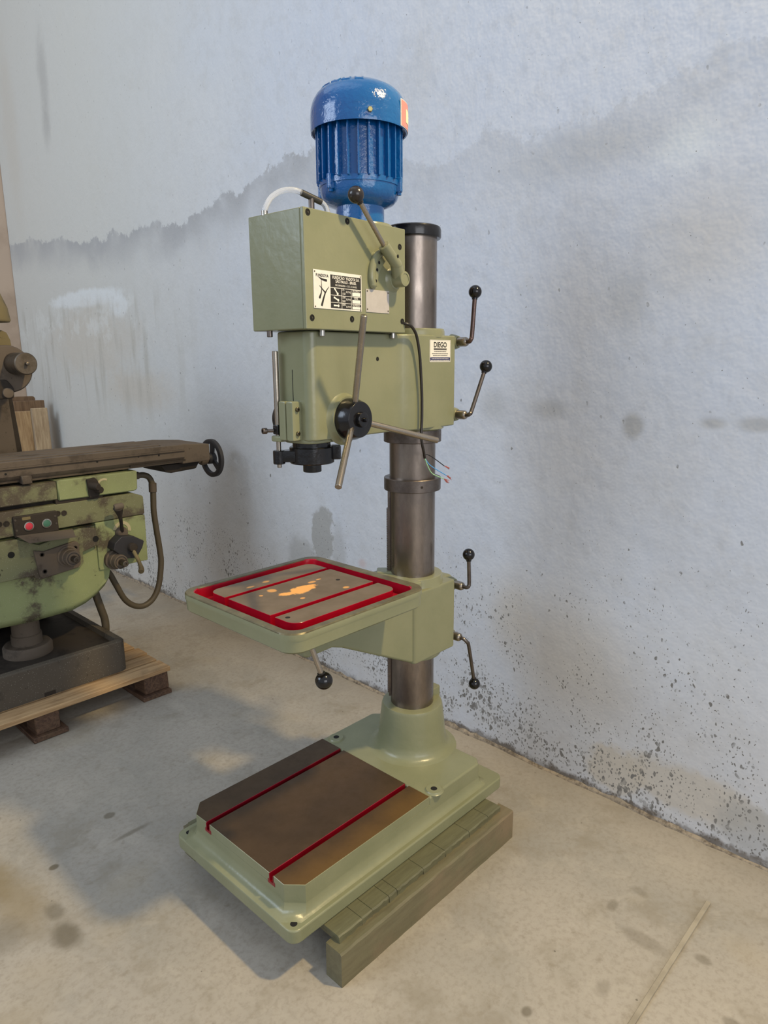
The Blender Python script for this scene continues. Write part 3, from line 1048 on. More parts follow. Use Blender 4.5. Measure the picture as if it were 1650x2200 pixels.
# ---- spindle
m = MB(fromh)
m.lathe([(.0435, 1.118), (.0435, 1.145)], (-.381, 0, 0), seg=44)
m.lathe([(.0200, 1.0695), (.0212, 1.071), (.0212, 1.0865), (.0195, 1.088), (.0195, 1.10)], (-.381, 0, 0), seg=32)
spin = m.build('spindle', 'black', D)
m = MB(fromh)
m.lathe([(.030, 1.0905), (.0490, 1.0905), (.0510, 1.0925), (.0510, 1.1265), (.0490, 1.1285), (.0435, 1.1285)], (-.381, 0, 0), seg=48)
u_ = Vector((-.447 + .381, .038, 0)).normalized()
p_ = Vector((-u_.y, u_.x, 0))
c0, c1 = Vector((-.381, 0, 0)) + u_ * .044, Vector((-.447, .038, 0))
q_ = [c0 + p_ * .024, c0 - p_ * .024, c1 - p_ * .010, c1 + p_ * .010]
m.prism([(v.x, v.y) for v in q_], 1.096, 1.1215, 'z', 0, .003, 2)
m.cyl((-.447, .038, 1.0915), (-.447, .038, 1.1225), .0135, seg=24, ch=.0015)
v_ = Vector((.70, -.71, 0))
w_ = Vector((.71, .70, 0))
c0, c1 = Vector((-.381, 0, 0)) + v_ * .044, Vector((-.381, 0, 0)) + v_ * .0665
q_ = [c0 + w_ * .015, c0 - w_ * .015, c1 - w_ * .015, c1 + w_ * .015]
m.prism([(v.x, v.y) for v in q_], 1.098, 1.130, 'z', 0, .003, 2)
m.build('spindle_collar', 'black', spin, 40)

# ---- depth stop
m = MB(fromh)
m.cyl((-.447, .038, 1.172), (-.447, .038, 1.340), .0066, seg=20, ch=.001)
m.cyl((-.447, .038, 1.083), (-.447, .038, 1.172), .0052, seg=20, ch=.001)
ds = m.build('depth_rod', 'rod_steel', D)
m = MB(fromh)
m.box(-.4555, -.4385, .029, .047, 1.158, 1.180, 0, .003, 2)
m.build('stop_block', 'black', ds)
m = MB(fromh)
sd = Vector((-.69, .724, 0))
s0 = Vector((-.450, .043, 1.1665))
m.cyl(s0, s0 + sd * .024, .004, seg=14)
m.lathe([(.0066, 0), (.0070, .001), (.0070, .009), (.0064, .010), (.0036, .010), (.0036, .006), (.0, .006)], s0 + sd * .020, sd + Vector((-.5, -.35, 0)), 18)
m.build('stop_screw', 'collar_steel', ds)

# ---- motor
MA = Vector((-.202, 0, 0))
m = MB(fromh)
m.lathe([(.056, GZ1 + .004), (.056, 1.662), (.064, 1.6655), (.078, 1.671), (.0865, 1.680), (.0905, 1.692), (.0915, 1.704), (.0935, 1.7045), (.0935, 1.7155), (.088, 1.717), (.0875, 1.832)], MA, seg=64)
motor = m.build('motor', 'blue', D, 35)
FC = math.radians(221.2) - HA


def mdir(delta):
    """horizontal direction on the motor, delta degrees to the right of the line to the camera"""
    a = FC + math.radians(delta)
    return Vector((math.cos(a), math.sin(a), 0))


NF = 26
for i in range(NF):
    d = mdir(360 * i / NF + 3)
    t = Vector((-d.y, d.x, 0))
    m = MB(fromh)
    zb = 1.7125
    prof = [(.0855, zb + .003), (.0975, zb), (.0995, zb + .002), (.0990, 1.829), (.0855, 1.829)]
    w0, w1 = .0032, .0019
    V = []
    for sgn in (-1, 1):
        for r_, z in prof:
            w = w0 if r_ < .09 else w1
            p = MA + d * r_ + t * (sgn * w)
            V.append((p.x, p.y, z))
    F = [(0, 1, 2, 3, 4), (9, 8, 7, 6, 5)] + [(k, (k + 1) % 5, 5 + (k + 1) % 5, 5 + k) for k in range(5)]
    m._faces(V, F, 0, .0008, 2)
    m.build('cooling_fin', 'blue', motor, 50)
for dl in (-39, 74, 165, 255):
    d = mdir(dl)
    t = Vector((-d.y, d.x, 0))
    c = MA + d * .0945
    m = MB(fromh)
    q_ = [c - d * .012 - t * .008, c + d * .0075 - t * .0065, c + d * .0075 + t * .0065, c - d * .012 + t * .008]
    m.prism([(v.x, v.y) for v in q_], 1.690, 1.722, 'z', 0, .003, 2)
    m.build('mounting_lug', 'blue', motor, 50)
    m = MB(fromh)
    m.lathe([(.0052, 0), (.0052, .007)], (c.x, c.y, 1.684), seg=6)
    m.lathe([(.0066, .006), (.0066, .008)], (c.x, c.y, 1.684), seg=14)
    m.build('lug_bolt', 'blue', motor)
m = MB(fromh)
m.lathe([(.088, 1.829), (.1055, 1.829), (.1062, 1.8195), (.1090, 1.8190), (.1096, 1.824), (.1096, 1.852), (.1083, 1.867), (.1042, 1.881), (.0965, 1.8940), (.0850, 1.9045), (.0680, 1.9135), (.0450, 1.9190), (.0170, 1.9210), (.0, 1.9210)], MA, seg=72)
fan = m.build('fan_cover', 'blue', motor, 50)
d = mdir(16.5)
m = MB(fromh)
m.lathe([(.0058, 0), (.0058, .0045), (.0048, .0055), (.0, .0055)], MA + d * .1090 + Vector((0, 0, 1.837)), d, 6)
m.build('cover_bolt', 'brass', motor)
# raised casting marks on the crown
for i, dl in enumerate((-84, -66, -49, -32, -14, 6)):
    d = mdir(dl)
    t = Vector((-d.y, d.x, 0))
    m = MB(fromh)
    for s0_, s1_, h_ in ((-.011, -.006, .012), (.004, .009, .012), (-.008, .006, .004)):
        v8 = []
        for dz_ in (-.004, .0032):
            for a_, b_ in ((s0_, 0), (s1_, 0), (s1_, h_), (s0_, h_)):
                rr = .086 - b_
                p = MA + d * rr + t * a_
                zc = 1.9025 + (b_ / .012) * .0072
                v8.append((p.x, p.y, zc + dz_))
        m.hexa(v8, 0, .001, 1)
    m.build('raised_mark', 'blue', motor, 50)
# salmon label wrapped round the cover
def wrap(d0, d1, z0, z1, r_, mat, name, par):
    m = MB(fromh)
    k = 10
    V, F = [], []
    for i in range(k + 1):
        d = mdir(d0 + (d1 - d0) * i / k)
        for rr in (r_, r_ + .0006):
            for z in (z0, z1):
                p = MA + d * rr
                V.append((p.x, p.y, z))
    for i in range(k):
        a, b = i * 4, i * 4 + 4
        F += [(a, b, b + 1, a + 1), (a + 2, a + 3, b + 3, b + 2), (a, a + 2, b + 2, b), (a + 1, b + 1, b + 3, a + 3)]
    F += [(0, 1, 3, 2), (k * 4, k * 4 + 2, k * 4 + 3, k * 4 + 1)]
    m._faces(V, F)
    return m.build(name, mat, par)


wrap(60, 112, 1.8205, 1.8745, .1098, 'white', 'label_backing', motor)
wrap(61.5, 111, 1.8220, 1.8730, .1105, 'salmon', 'motor_label', motor)
wrap(73, 92, 1.8330, 1.8600, .1112, 'cream', 'label_print', motor)

# ---- oil tube on top of the gearbox
m = MB(fromh)
pts = [(-.462, .036, GZ1 + .004), (-.461, .034, 1.630), (-.448, .030, 1.651), (-.425, .022, 1.6665), (-.400, .012, 1.671), (-.378, .004, 1.667)]
m.tube(catmull(pts, 7), .0058, 16)
tube = m.build('oil_tube', 'clear', D)
m = MB(fromh)
m.cyl((-.462, .036, GZ1 - .002), (-.462, .036, GZ1 + .0075), .0066, seg=16)
m.build('ferrule', 'bright_steel', tube)
m = MB(fromh)
m.cyl((-.384, .006, 1.668), (-.336, -.006, 1.655), .0068, seg=18, ch=.0008)
tee = m.build('tee_fitting', 'rubber_grey', tube)
m = MB(fromh)
m.cyl((-.360, 0, GZ1 - .002), (-.360, 0, 1.660), .0062, seg=16)
m.build('tee_stem', 'collar_steel', tube)
m = MB(fromh)
m.tube(catmull([(-.338, -.0055, 1.6555), (-.328, -.009, 1.648), (-.322, -.011, 1.634), (-.321, -.011, GZ1 - .001)], 5), .0058, 16)
m.build('return_tube', 'clear', tube)

# ---- mains cable with bare ends
m = MB(fromh)
cp = [(-.150, -.070, 1.405), (-.140, -.088, 1.4035), (-.124, -.0925, 1.396), (-.108, -.094, 1.376), (-.0965, -.0945, 1.335), (-.090, -.0935, 1.295), (-.084, -.093, 1.235), (-.0835, -.093, 1.175), (-.087, -.094, 1.138), (-.086, -.096, 1.112), (-.079, -.096, 1.092), (-.0715, -.094, 1.074)]
m.tube(catmull(cp, 5), .0036, 12)
cable = m.build('power_cable', 'cable', D)
for mat, pts in (('wire_black', [(-.074, -.094, 1.082), (-.058, -.094, 1.081), (-.03, -.095, 1.068), (.012, -.097, 1.044)]),
                 ('wire_blue', [(-.071, -.094, 1.073), (-.055, -.096, 1.056), (-.025, -.098, 1.039), (.018, -.100, 1.018)]),
                 ('wire_green', [(-.072, -.095, 1.073), (-.062, -.098, 1.05), (-.043, -.099, 1.030), (.006, -.100, 1.011)])):
    m = MB(fromh)
    m.tube(catmull(pts, 5), .0013, 8)
    w = m.build('wire', mat, cable)
    e = Vector(pts[-1])
    m = MB(fromh)
    for k in range(5):
        dd = Vector((.022, random.uniform(-.004, .002), -.010 + random.uniform(-.006, .004)))
        m.tube([e, e + dd * .5 + Vector((0, 0, random.uniform(-.003, .003))), e + dd], [.0009, .0012, .0005], 6)
    m.build('bare_strands', 'copper', w)

# ---- plates and sticker
PL = -.0836
def rect(m, x0, x1, z0, z1, y, mat=0, th=.0003):
    m.box(x0, x1, y - th, y, z0, z1, mat)


NX0, NX1, NZ0, NZ1 = -.4455, -.2975, 1.4245, 1.5005
def P(u, v_):
    return (NX0 + (NX1 - NX0) * u, NZ1 - (NZ1 - NZ0) * v_)


m = MB(fromh)
rect(m, NX0, NX1, NZ0, NZ1, PL, 0, .0012)
plate = m.build('nameplate', 'offwhite', D)
y1 = PL - .0012
m = MB(fromh)
(x0, z1), (x1, z0) = P(.335, .085), P(.985, .965)
rect(m, x0, x1, z0, z1, y1, 0, .0002)
m.build('plate_panel', 'print_black', plate)
m = MB(fromh)
for u0, v0, u1, v1 in ((.335, .415, .985, .43), (.335, .615, .985, .627), (.335, .81, .985, .822), (.56, .42, .568, .965), (.765, .42, .772, .965),
                       (.79, .50, .968, .60), (.79, .70, .968, .795), (.79, .885, .968, .955)):
    (a, d_), (b, c_) = P(u0, v0), P(u1, v1)
    rect(m, a, b, c_, d_, y1 - .0002, 0, .00015)
# lever pictograms
for vv, ang in ((.515, -48), (.715, -22), (.895, 0)):
    cx, cz = P(.45, vv)
    a = math.radians(ang)
    dx, dz_ = math.cos(a), math.sin(a)
    q_ = []
    for s_, w in ((-.0085, .0018), (.004, .0013)):
        q_.append(((cx + dx * s_ - dz_ * w), (cz + dz_ * s_ + dx * w)))
        q_.append(((cx + dx * s_ + dz_ * w), (cz + dz_ * s_ - dx * w)))
    m.prism([q_[0], q_[1], q_[3], q_[2]], y1 - .00035, y1 - .0002, 'y')
    m.lathe([(.0028, 0), (.0028, .00015)], (cx + dx * .0062, y1 - .0002, cz + dz_ * .0062), (0, -1, 0), 16)
m.build('plate_lines', 'white', plate)
RX, UZ = (1, 0, 0), (0, 0, 1)
def ptxt(s, u, v_, size, mat, align='LEFT', sx=1.0, bold=0.0):
    x, z = P(u, v_)
    text('lettering', s, (x, y1 - .0004, z), RX, UZ, size, mat, plate, fromh, align, sx, .0001, bold)


ptxt('FUNDOYA', .045, .175, .0083, 'print_black', sx=.93, bold=.0001)
ptxt('FUNDIÇÃO  YADOYA S.A.', .66, .190, .0088, 'white', 'CENTER', .83, .0001)
ptxt('SÃO PAULO - BRASIL', .66, .285, .0080, 'white', 'CENTER', .88, .0001)
ptxt('IND. BRASILEIRA - C.G.C. 61.364.022', .66, .372, .0050, 'white', 'CENTER', .86)
for v_, a, b in ((.485, '75', '150'), (.685, '250', '500'), (.885, '830', '')):
    ptxt(a, .575, v_, .0066, 'white')
    ptxt('R.P.M.', .655, v_ + .05, .0060, 'white')
    if b:
        ptxt(b, .575, v_ + .105, .0066, 'white')
ptxt('MODELO', .872, .487, .0066, 'white', 'CENTER', .85)
ptxt('SERIE', .872, .685, .0066, 'white', 'CENTER', .85)
ptxt('NUMERO', .872, .875, .0066, 'white', 'CENTER', .85)


def stroke(m, pts):
    """tapered brush stroke, pts: (u, v, halfwidth)"""
    c = [P(u, v_) + (w,) for u, v_, w in pts]
    L, R = [], []
    for i, (x, z, w) in enumerate(c):
        a, b = c[max(i - 1, 0)], c[min(i + 1, len(c) - 1)]
        dx, dz_ = b[0] - a[0], b[1] - a[1]
        l = math.hypot(dx, dz_)
        L.append((x - dz_ / l * w, z + dx / l * w))
        R.append((x + dz_ / l * w, z - dx / l * w))
    m.prism(L + R[::-1], y1 - .0003, y1, 'y')


m = MB(fromh)
stroke(m, [(.10, .185, .0006), (.16, .235, .0018), (.25, .255, .0026), (.265, .265, .0022)])
stroke(m, [(.15, .22, .0005), (.155, .36, .0007), (.155, .50, .0010), (.145, .60, .0016), (.115, .715, .0026), (.105, .735, .002)])
stroke(m, [(.115, .405, .0005), (.17, .49, .0012), (.225, .575, .0016)])
stroke(m, [(.305, .41, .0005), (.26, .50, .0011), (.225, .585, .0016), (.19, .73, .0022), (.155, .90, .0027), (.148, .935, .0020)])
m.build('plate_emblem', 'print_black', plate)
for u, v_ in ((.025, .05), (.975, .05), (.025, .955), (.975, .975)):
    x, z = P(u, v_)
    MB(fromh).ball((x, y1, z), .0016, 12).build('rivet', 'bolt', plate)

BX0, BX1, BZ0, BZ1 = -.2825, -.2015, 1.4245, 1.4735
m = MB(fromh)
rect(m, BX0, BX1, BZ0, BZ1, PL, 0, .0012)
bp_ = m.build('blank_plate', 'blank_plate', D)
for x, z in ((BX0 + .004, BZ1 - .004), (BX1 - .004, BZ1 - .004), (BX0 + .004, BZ0 + .006), (BX1 - .004, BZ0 + .005)):
    MB(fromh).ball((x, y1, z), .0018, 12).build('rivet', 'bolt', bp_)

SX0, SX1, SZ0, SZ1 = -.0385, .0545, 1.3140, 1.3690
SY = -.08325
def S(a, b):      # crop coordinates of the sticker to the plate
    return (SX0 + (SX1 - SX0) * (a - 700) / 495, SZ1 - (SZ1 - SZ0) * (b - 430) / 530)


m = MB(fromh)
m.prism(rrect(SX0, SX1, SZ0, SZ1, .002, 3), SY - .0004, SY, 'y')
st = m.build('dealer_sticker', 'sticker', D)
def sbar(m, a0, b0, a1, b1, lift=.0006):
    (x0, z1), (x1, z0) = S(a0, b0), S(a1, b1)
    m.box(x0, x1, SY - lift, SY - .0003, z0, z1)


m = MB(fromh)
sbar(m, 712, 850, 1182, 935)
m.build('navy_band', 'print_navy', st)
m = MB(fromh)
sbar(m, 793, 630, 1098, 675)
for b0, b1, a0, a1, w in ((700, 718, 800, 1095, 16), (752, 768, 752, 1142, 18), (797, 813, 775, 1118, 18)):
    a = a0
    random.seed(b0)
    while a < a1 - 8:
        l = min(random.uniform(10, 46), a1 - a)
        sbar(m, a, b0, a + l, b1)
        a += l + 5
for a0, b0, a1, b1 in ((708, 440, 1188, 443), (708, 945, 1188, 948), (708, 440, 711, 948), (1185, 440, 1188, 948)):
    sbar(m, a0, b0, a1, b1)
m.build('fine_print', 'print_grey', st)
m = MB(fromh)
for b0, b1, a0, a1 in ((876, 890, 740, 1145), (912, 924, 722, 1165)):
    a = a0
    while a < a1 - 8:
        l = min(random.uniform(14, 60), a1 - a)
        sbar(m, a, b0, a + l, b1, .0008)
        a += l + 5
m.build('band_print', 'white', st)
x, z = S(945, 606)
text('lettering', 'DIEGO', (x, SY - .0005, z), RX, UZ, .0182, 'print_black', st, fromh, 'CENTER', 1.05, .0001, .0005)

# ================================================================== pallet under the mill
PA = thing('wooden_pallet', 'worn wooden pallet under the old green milling machine', 'pallet', (-0.55, 1.55, 0))
PT = 0.114
random.seed(21)
for i, (ya, yb, xe) in enumerate(((1.200, 1.288, -.120), (1.302, 1.372, -.124), (1.392, 1.470, -.118), (1.486, 1.570, -.128), (1.59, 1.67, -.124), (1.69, 1.77, -.126), (1.79, 1.88, -.12), (1.9, 1.98, -.12))):
    m = MB()
    m.box(-1.30, xe, ya, yb, PT - .019 + random.uniform(-.001, 0), PT - random.uniform(0, .001), 0, .0016, 1)
    m.build('deck_board', 'wood_pale', PA)
for x0, x1 in ((-1.16, -1.04), (-.662, -.540), (-.246, -.124)):
    m = MB()
    m.box(x0, x1, 1.196, 1.99, 0.0, .019, 0, .002, 1)
    m.jitter(.0012, 25)
    m.build('runner_board', 'wood_dark', PA)
    for yc in (1.255, 1.60, 1.93):
        m = MB()
        m.box(x0 + .016, x1 - (.02 if x1 < -.2 else .002), yc - .042, yc + .042, .019, PT - .019, 0, .003, 1)
        m.jitter(.0015, 30)
        m.build('block', 'wood_dark', PA)

# ================================================================== old milling machine
ML = thing('milling_machine', 'old knee milling machine with flaking light green paint on a pallet', 'milling machine', (-0.55, 1.6, PT))

# base with a sump recess
m = MB()
bx0, bx1, by0, by1, bz1 = -.875, -.246, 1.298, 2.06, .240
poly = rrect(bx0, bx1, by0, by1, .035, 5)
inner = rrect(bx0 + .03, bx1 - .028, by0 + .030, by1 - .03, .02, 5)
inner2 = rrect(bx0 + .036, bx1 - .034, by0 + .036, by1 - .036, .016, 5)
k = len(poly)
V = [(x, y, PT) for x, y in poly] + [(x, y, bz1 - .006) for x, y in poly]
top = rrect(bx0 + .005, bx1 - .005, by0 + .005, by1 - .005, .032, 5)
V += [(x, y, bz1) for x, y in top] + [(x, y, bz1) for x, y in inner] + [(x, y, bz1 - .018) for x, y in inner2]
F = []
for r_ in range(4):
    F += [(r_ * k + i, r_ * k + (i + 1) % k, (r_ + 1) * k + (i + 1) % k, (r_ + 1) * k + i) for i in range(k)]
F += [tuple(range(k)), tuple(range(5 * k - 1, 4 * k - 1, -1))]
m._faces(V, F, lambda f: 1 if f.calc_center_median().z < bz1 - .01 and f.normal.z > .5 else 0)
mbase = m.build('machine_base', ['mill_base', 'mill_dark'], ML, 40)
m = MB()
m.box(-.574, -.534, 1.2968, 1.30, PT + .001, PT + .016)
m.build('lifting_notch', 'mill_dark', mbase)

# elevating screw
m = MB()
m.lathe([(.088, .222), (.088, .252), (.080, .262), (.055, .263), (.055, .30), (.050, .302), (.050, .47)], (-.545, 1.505, 0), seg=36)
m.build('elevating_screw', 'mill_iron', ML, 40)

# column
m = MB()
m.hexa([(-1.05, 1.80, .235), (-.33, 1.80, .235), (-.33, 2.05, .235), (-1.05, 2.05, .235), (-1.05, 1.80, 1.30), (-.398, 1.80, 1.30), (-.398, 2.05, 1.30), (-1.05, 2.05, 1.30)], 0, .012, 2)
m.build('column', 'mill_dark', ML)
m = MB()
m.hexa([(-1.0, 1.775, .92), (-.405, 1.775, .92), (-.405, 1.81, .92), (-1.0, 1.81, .92), (-1.0, 1.775, 1.22), (-.418, 1.775, 1.22), (-.418, 1.81, 1.22), (-1.0, 1.81, 1.22)], 0, .004, 1)
m.build('dovetail_way', 'mill_iron', ML)

# knee: boat-shaped lower casting
m = MB()
def knee_ring(y, top, s, drop):
    pts = [(-.243, top), (-.240, .60), (-.236, .515), (-.246, .468), (-.262, .445), (-.300, .415), (-.345, .392), (-.40, .376), (-.545, .372), (-.70, .38), (-.80, .41), (-.845, .45), (-.855, .52), (-.85, top)]
    return [(-.545 + (x + .545) * s, y, z if z == top else z + drop * max(0, (.52 - z) / .15)) for x, z in pts]
rings = [knee_ring(1.408, .700, .985, .06), knee_ring(1.400, .700, .995, .03), knee_ring(1.412, .700, 1.0, .0), knee_ring(1.50, .700, 1.0, -.03), knee_ring(1.80, .700, 1.0, -.05)]
V = [p for r_ in rings for p in r_]
k = len(rings[0])
F = []
for r_ in range(len(rings) - 1):
    F += [(r_ * k + i, r_ * k + (i + 1) % k, (r_ + 1) * k + (i + 1) % k, (r_ + 1) * k + i) for i in range(k)]
F += [tuple(range(k)), tuple(range(len(rings) * k - 1, (len(rings) - 1) * k - 1, -1))]
m._faces(V, F)
knee = m.build('knee', 'mill_green', ML, 50)
# feed gearbox on the right of the knee
m = MB()
m.hexa([(-.282, 1.400, .512), (-.074, 1.400, .512), (-.074, 1.66, .512), (-.282, 1.66, .512), (-.282, 1.400, .708), (-.0715, 1.400, .708), (-.0715, 1.66, .708), (-.282, 1.66, .708)], 0, .006, 2)
m.build('feed_gearbox', 'mill_green', ML)
m = MB()
m.prism([(-.88, .709), (-.0715, .709), (-.0725, .785), (-.118, .804), (-.88, .804)], 1.400, 1.78, 'y', 0, .006, 2)
m.build('knee_top', 'mill_green_dirty', ML)
# plate with sloping top edge, and the sheet guard lying on it
m = MB()
m.prism([(-.88, .555), (-.53, .553), (-.53, .545), (-.512, .533), (-.360, .548), (-.346, .563), (-.346, .605), (-.285, .622), (-.285, .690), (-.345, .70), (-.50, .665), (-.575, .70), (-.88, .70)], 1.384, 1.405, 'y', 0, .006, 2)
m.build('front_apron', 'mill_green_dirty', ML)
m = MB()
m.prism([(-.527, .650), (-.515, .548), (-.505, .538), (-.372, .553), (-.362, .565), (-.362, .648), (-.375, .658), (-.49, .640)], 1.372, 1.386, 'y', 0, .004, 2)
fl = m.build('shaft_flange', 'mill_iron', ML)
for x, z in ((-.500, .630), (-.497, .565), (-.378, .632), (-.371, .588)):
    MB().lathe([(.0085, 0), (.0085, .0012), (.0055, .0013), (.005, .0002)], (x, 1.3722, z), (0, -1, 0), 16).build('screw_recess', 'mill_dark', fl)
m = MB()
m.hexa([(-.555, 1.32, .693), (-.40, 1.30, .690), (-.375, 1.385, .702), (-.575, 1.385, .712), (-.555, 1.32, .6945), (-.40, 1.30, .6915), (-.375, 1.385, .7035), (-.575, 1.385, .7135)])
m.build('sheet_guard', 'mill_iron', ML)


def shaft(x, z, y0, y1, name):
    m = MB()
    L = y0 - y1
    m.lathe([(.040, 0), (.040, .018), (.034, .020), (.032, .040), (.029, .042), (.028, .066), (.024, .067)], (x, y0, z), (0, -1, 0), 32)
    r = m.build(name, 'mill_iron', ML, 40)
    m = MB()
    m.lathe([(.0228, .0), (.0228, .0685), (.021, .0686), (.021, .055)], (x, y0, z), (0, -1, 0), 24)
    m.build('dark_collar', 'mill_black', r)
    m = MB()
    m.lathe([(.012, .05), (.012, L - .002), (.010, L), (.004, L), (.004, L - .004), (.0, L - .004)], (x, y0, z), (0, -1, 0), 20)
    m.build('shaft_end', 'mill_shaft', r, 40)


shaft(-.409, .606, 1.386, 1.288, 'feed_shaft')
shaft(-.222, .549, 1.400, 1.292, 'knee_shaft')

# control panel with push buttons
m = MB()
m.box(-.578, -.424, 1.386, 1.402, .705, .782, 0, .003, 1)
pan = m.build('control_panel', 'mill_dark', ML)
for x, mat, nm in ((-.529, 'push_red', 'stop_button'), (-.467, 'push_green', 'start_button')):
    m = MB()
    m.lathe([(.0175, 0), (.0170, .004), (.0135, .0045), (.0135, .002)], (x, 1.386, .7415), (0, -1, 0), 28)
    b = m.build('button_ring', 'bright_steel', pan)
    m = MB()
    m.lathe([(.0132, 0), (.0130, .0035), (.011, .0045), (.0, .0048)], (x, 1.386, .7415), (0, -1, 0), 24)
    m.build(nm, mat, pan)
m = MB()
m.box(-.549, -.520, 1.3848, 1.386, .7655, .7765, 0, .002, 1)
m.build('button_label', 'mill_olive', pan)
for x, z in ((-.572, .770), (-.571, .732), (-.432, .735), (-.434, .763)):
    MB().lathe([(.0045, 0), (.004, .0012)], (x, 1.386, z), (0, -1, 0), 12).build('screw', 'mill_shaft', pan)
for x, z in ((-.418, .768), (-.395, .766), (-.598, .760), (-.622, .762)):
    m = MB()
    m.lathe([(.0105, 0), (.0105, .0015), (.0070, .0016), (.006, .0004)], (x, 1.3995, z), (0, -1, 0), 18)
    m.build('cap_screw', 'mill_dark', ML)
for x, z, yy_ in ((-.655, .585, 1.384), (-.292, .648, 1.384), (-.600, .648, 1.384)):
    MB().lathe([(.012, 0), (.0118, .0008)], (x, yy_, z), (0, -1, 0), 18).build('bore_hole', 'hole', ML)

# feed lever with dial
m = MB()
def ring_arc(cx, cz, r0, r1, a0, a1, y0, y1, k=16):
    o = [(cx + r1 * math.cos(math.radians(a0 + (a1 - a0) * i / k)), cz + r1 * math.sin(math.radians(a0 + (a1 - a0) * i / k))) for i in range(k + 1)]
    q = [(cx + r0 * math.cos(math.radians(a0 + (a1 - a0) * i / k)), cz + r0 * math.sin(math.radians(a0 + (a1 - a0) * i / k))) for i in range(k, -1, -1)]
    return o + q
m.prism(ring_arc(-.176, .660, .024, .037, -15, 170, 0, 0), 1.3975, 1.3995, 'y')
m.build('feed_dial', 'dial_print', ML)
m = MB()
m.lathe([(.024, 0), (.024, .012), (.020, .022), (.016, .024), (.0, .024)], (-.182, 1.400, .652), (0, -1, 0), 26)
fl = m.build('feed_lever', 'mill_iron', ML, 40)
m = MB()
m.tube(catmull([(-.185, 1.380, .660), (-.195, 1.36, .70), (-.205, 1.345, .735)], 4), [.0075, .007, .007, .0065, .0065, .007, .0075, .008, .0085], 12)
m.lathe([(.009, 0), (.016, .025), (.020, .036), (.014, .040)], (-.204, 1.346, .732), (-.25, -.3, .9), 20)
m.build('lever_handle', 'mill_dark', fl, 50)
m = MB()
m.lathe([(.011, -.016), (.013, -.01), (.013, .014), (.010, .019)], (-.214, 1.331, .772), (1, -.15, .1), 18)
m.build('lever_grip', 'mill_iron', fl, 50)
# dark clutch housing with crank
m = MB()
m.prism([(-.243, .600), (-.235, .625), (-.205, .648), (-.155, .640), (-.112, .612), (-.122, .585), (-.150, .548), (-.20, .555)], 1.345, 1.405, 'y', 0, .004, 2)
ch_ = m.build('clutch_housing', 'mill_black', ML)
m = MB()
m.lathe([(.018, 0), (.018, .016), (.015, .020), (.006, .020)], (-.168, 1.346, .597), (0, -1, 0), 22)
m.build('clutch_hub', 'mill_dark', ch_, 40)
m = MB()
m.tube(catmull([(-.170, 1.335, .590), (-.163, 1.320, .560), (-.158, 1.310, .535), (-.160, 1.295, .515), (-.170, 1.280, .508)], 4), [.0075] * 9 + [.008, .009, .010, .0105, .011, .0115, .0115, .010], 14)
m.build('crank_handle', 'mill_olive', ch_, 50)

# saddle
m = MB()
m.box(-.88, -.411, 1.398, 1.76, .820, .889, 0, .004, 1)
m.build('saddle_cover', 'mill_green_dirty', ML)
m = MB()
m.prism([(-.411, .893), (-.0945, .893), (-.0985, .818), (-.115, .812), (-.411, .816)], 1.392, 1.76, 'y', 0, .004, 1)
m.build('saddle', 'mill_green', ML)
m = MB()
m.box(-.88, -.20, 1.43, 1.75, .79, .83)
m.box(-.42, -.24, 1.402, 1.44, .80, .822)
m.build('saddle_way', 'mill_dark', ML)
m = MB()
m.prism([(-.305, .885), (-.272, .888), (-.262, .875), (-.252, .840), (-.262, .815), (-.300, .812)], 1.380, 1.393, 'y', 0, .004, 2)
vl = m.build('oil_valve', 'mill_dark', ML)
m = MB()
m.cyl((-.290, 1.384, .860), (-.278, 1.345, .856), .016, .013, 18, 0, .002)
m.cyl((-.268, 1.384, .842), (-.262, 1.360, .840), .015, .013, 18, 0, .002)
m.build('valve_knob', 'mill_dark', vl, 40)
m = MB()
m.prism(ring_arc(-.236, .850, .022, .030, 60, 165, 0, 0), 1.3905, 1.3918, 'y')
m.build('valve_dial', 'dial_print', ML)

# long table with T-slots
m = MB()
TZ = .978
m.box(-1.30, .128, 1.400, 1.690, .925, .957)
m.prism([(1.412, .927), (1.418, .900), (1.672, .900), (1.678, .927)], -1.30, .128, 'x')
m.prism([(1.400, .926), (1.408, .914), (1.42, .905), (1.42, .93)], -1.30, .128, 'x')
mt_ = m.build('long_table', 'mill_iron', ML, 30)
for ya, yb in ((1.400, 1.438), (1.4435, 1.449), (1.462, 1.522), (1.536, 1.596), (1.610, 1.642), (1.6475, 1.690)):
    m = MB()
    m.box(-1.30, .128 if ya < 1.64 else .05, ya, yb, .9565, TZ - (.006 if yb - ya < .01 else 0), 0, .0015, 1)
    m.build('table_rib', 'mill_iron', mt_)
m = MB()
m.box(-1.30, .128, 1.3975, 1.401, .948, .952)
m.box(-.12, .128, 1.394, 1.402, .908, .916)
m.build('table_strip', 'mill_dark', mt_)
for x, z in ((-.58, .937), (-.25, .945), (-.08, .948), (.01, .944)):
    MB().lathe([(.004, 0), (.004, .0006)], (x, 1.3998, z), (0, -1, 0), 12).build('oil_hole', 'hole', mt_)
m = MB()
m.prism([(.045, TZ), (.128, TZ + .001), (.262, .968), (.262, .896), (.128, .893)], 1.415, 1.672, 'y', 0, .005, 2)
eb = m.build('end_bracket', 'mill_iron', ML)
m = MB()
m.prism([(.035, .895), (.058, .862), (.085, .856), (.205, .862), (.225, .893)], 1.44, 1.64, 'y', 0, .006, 2)
m.build('bearing_housing', 'mill_dark', ML)
m = MB()
m.box(-.515 - .018, -.515 + .017, 1.385, 1.42, .894, .925, 0, .003, 1)
m.build('stop_dog', 'mill_iron', ML)
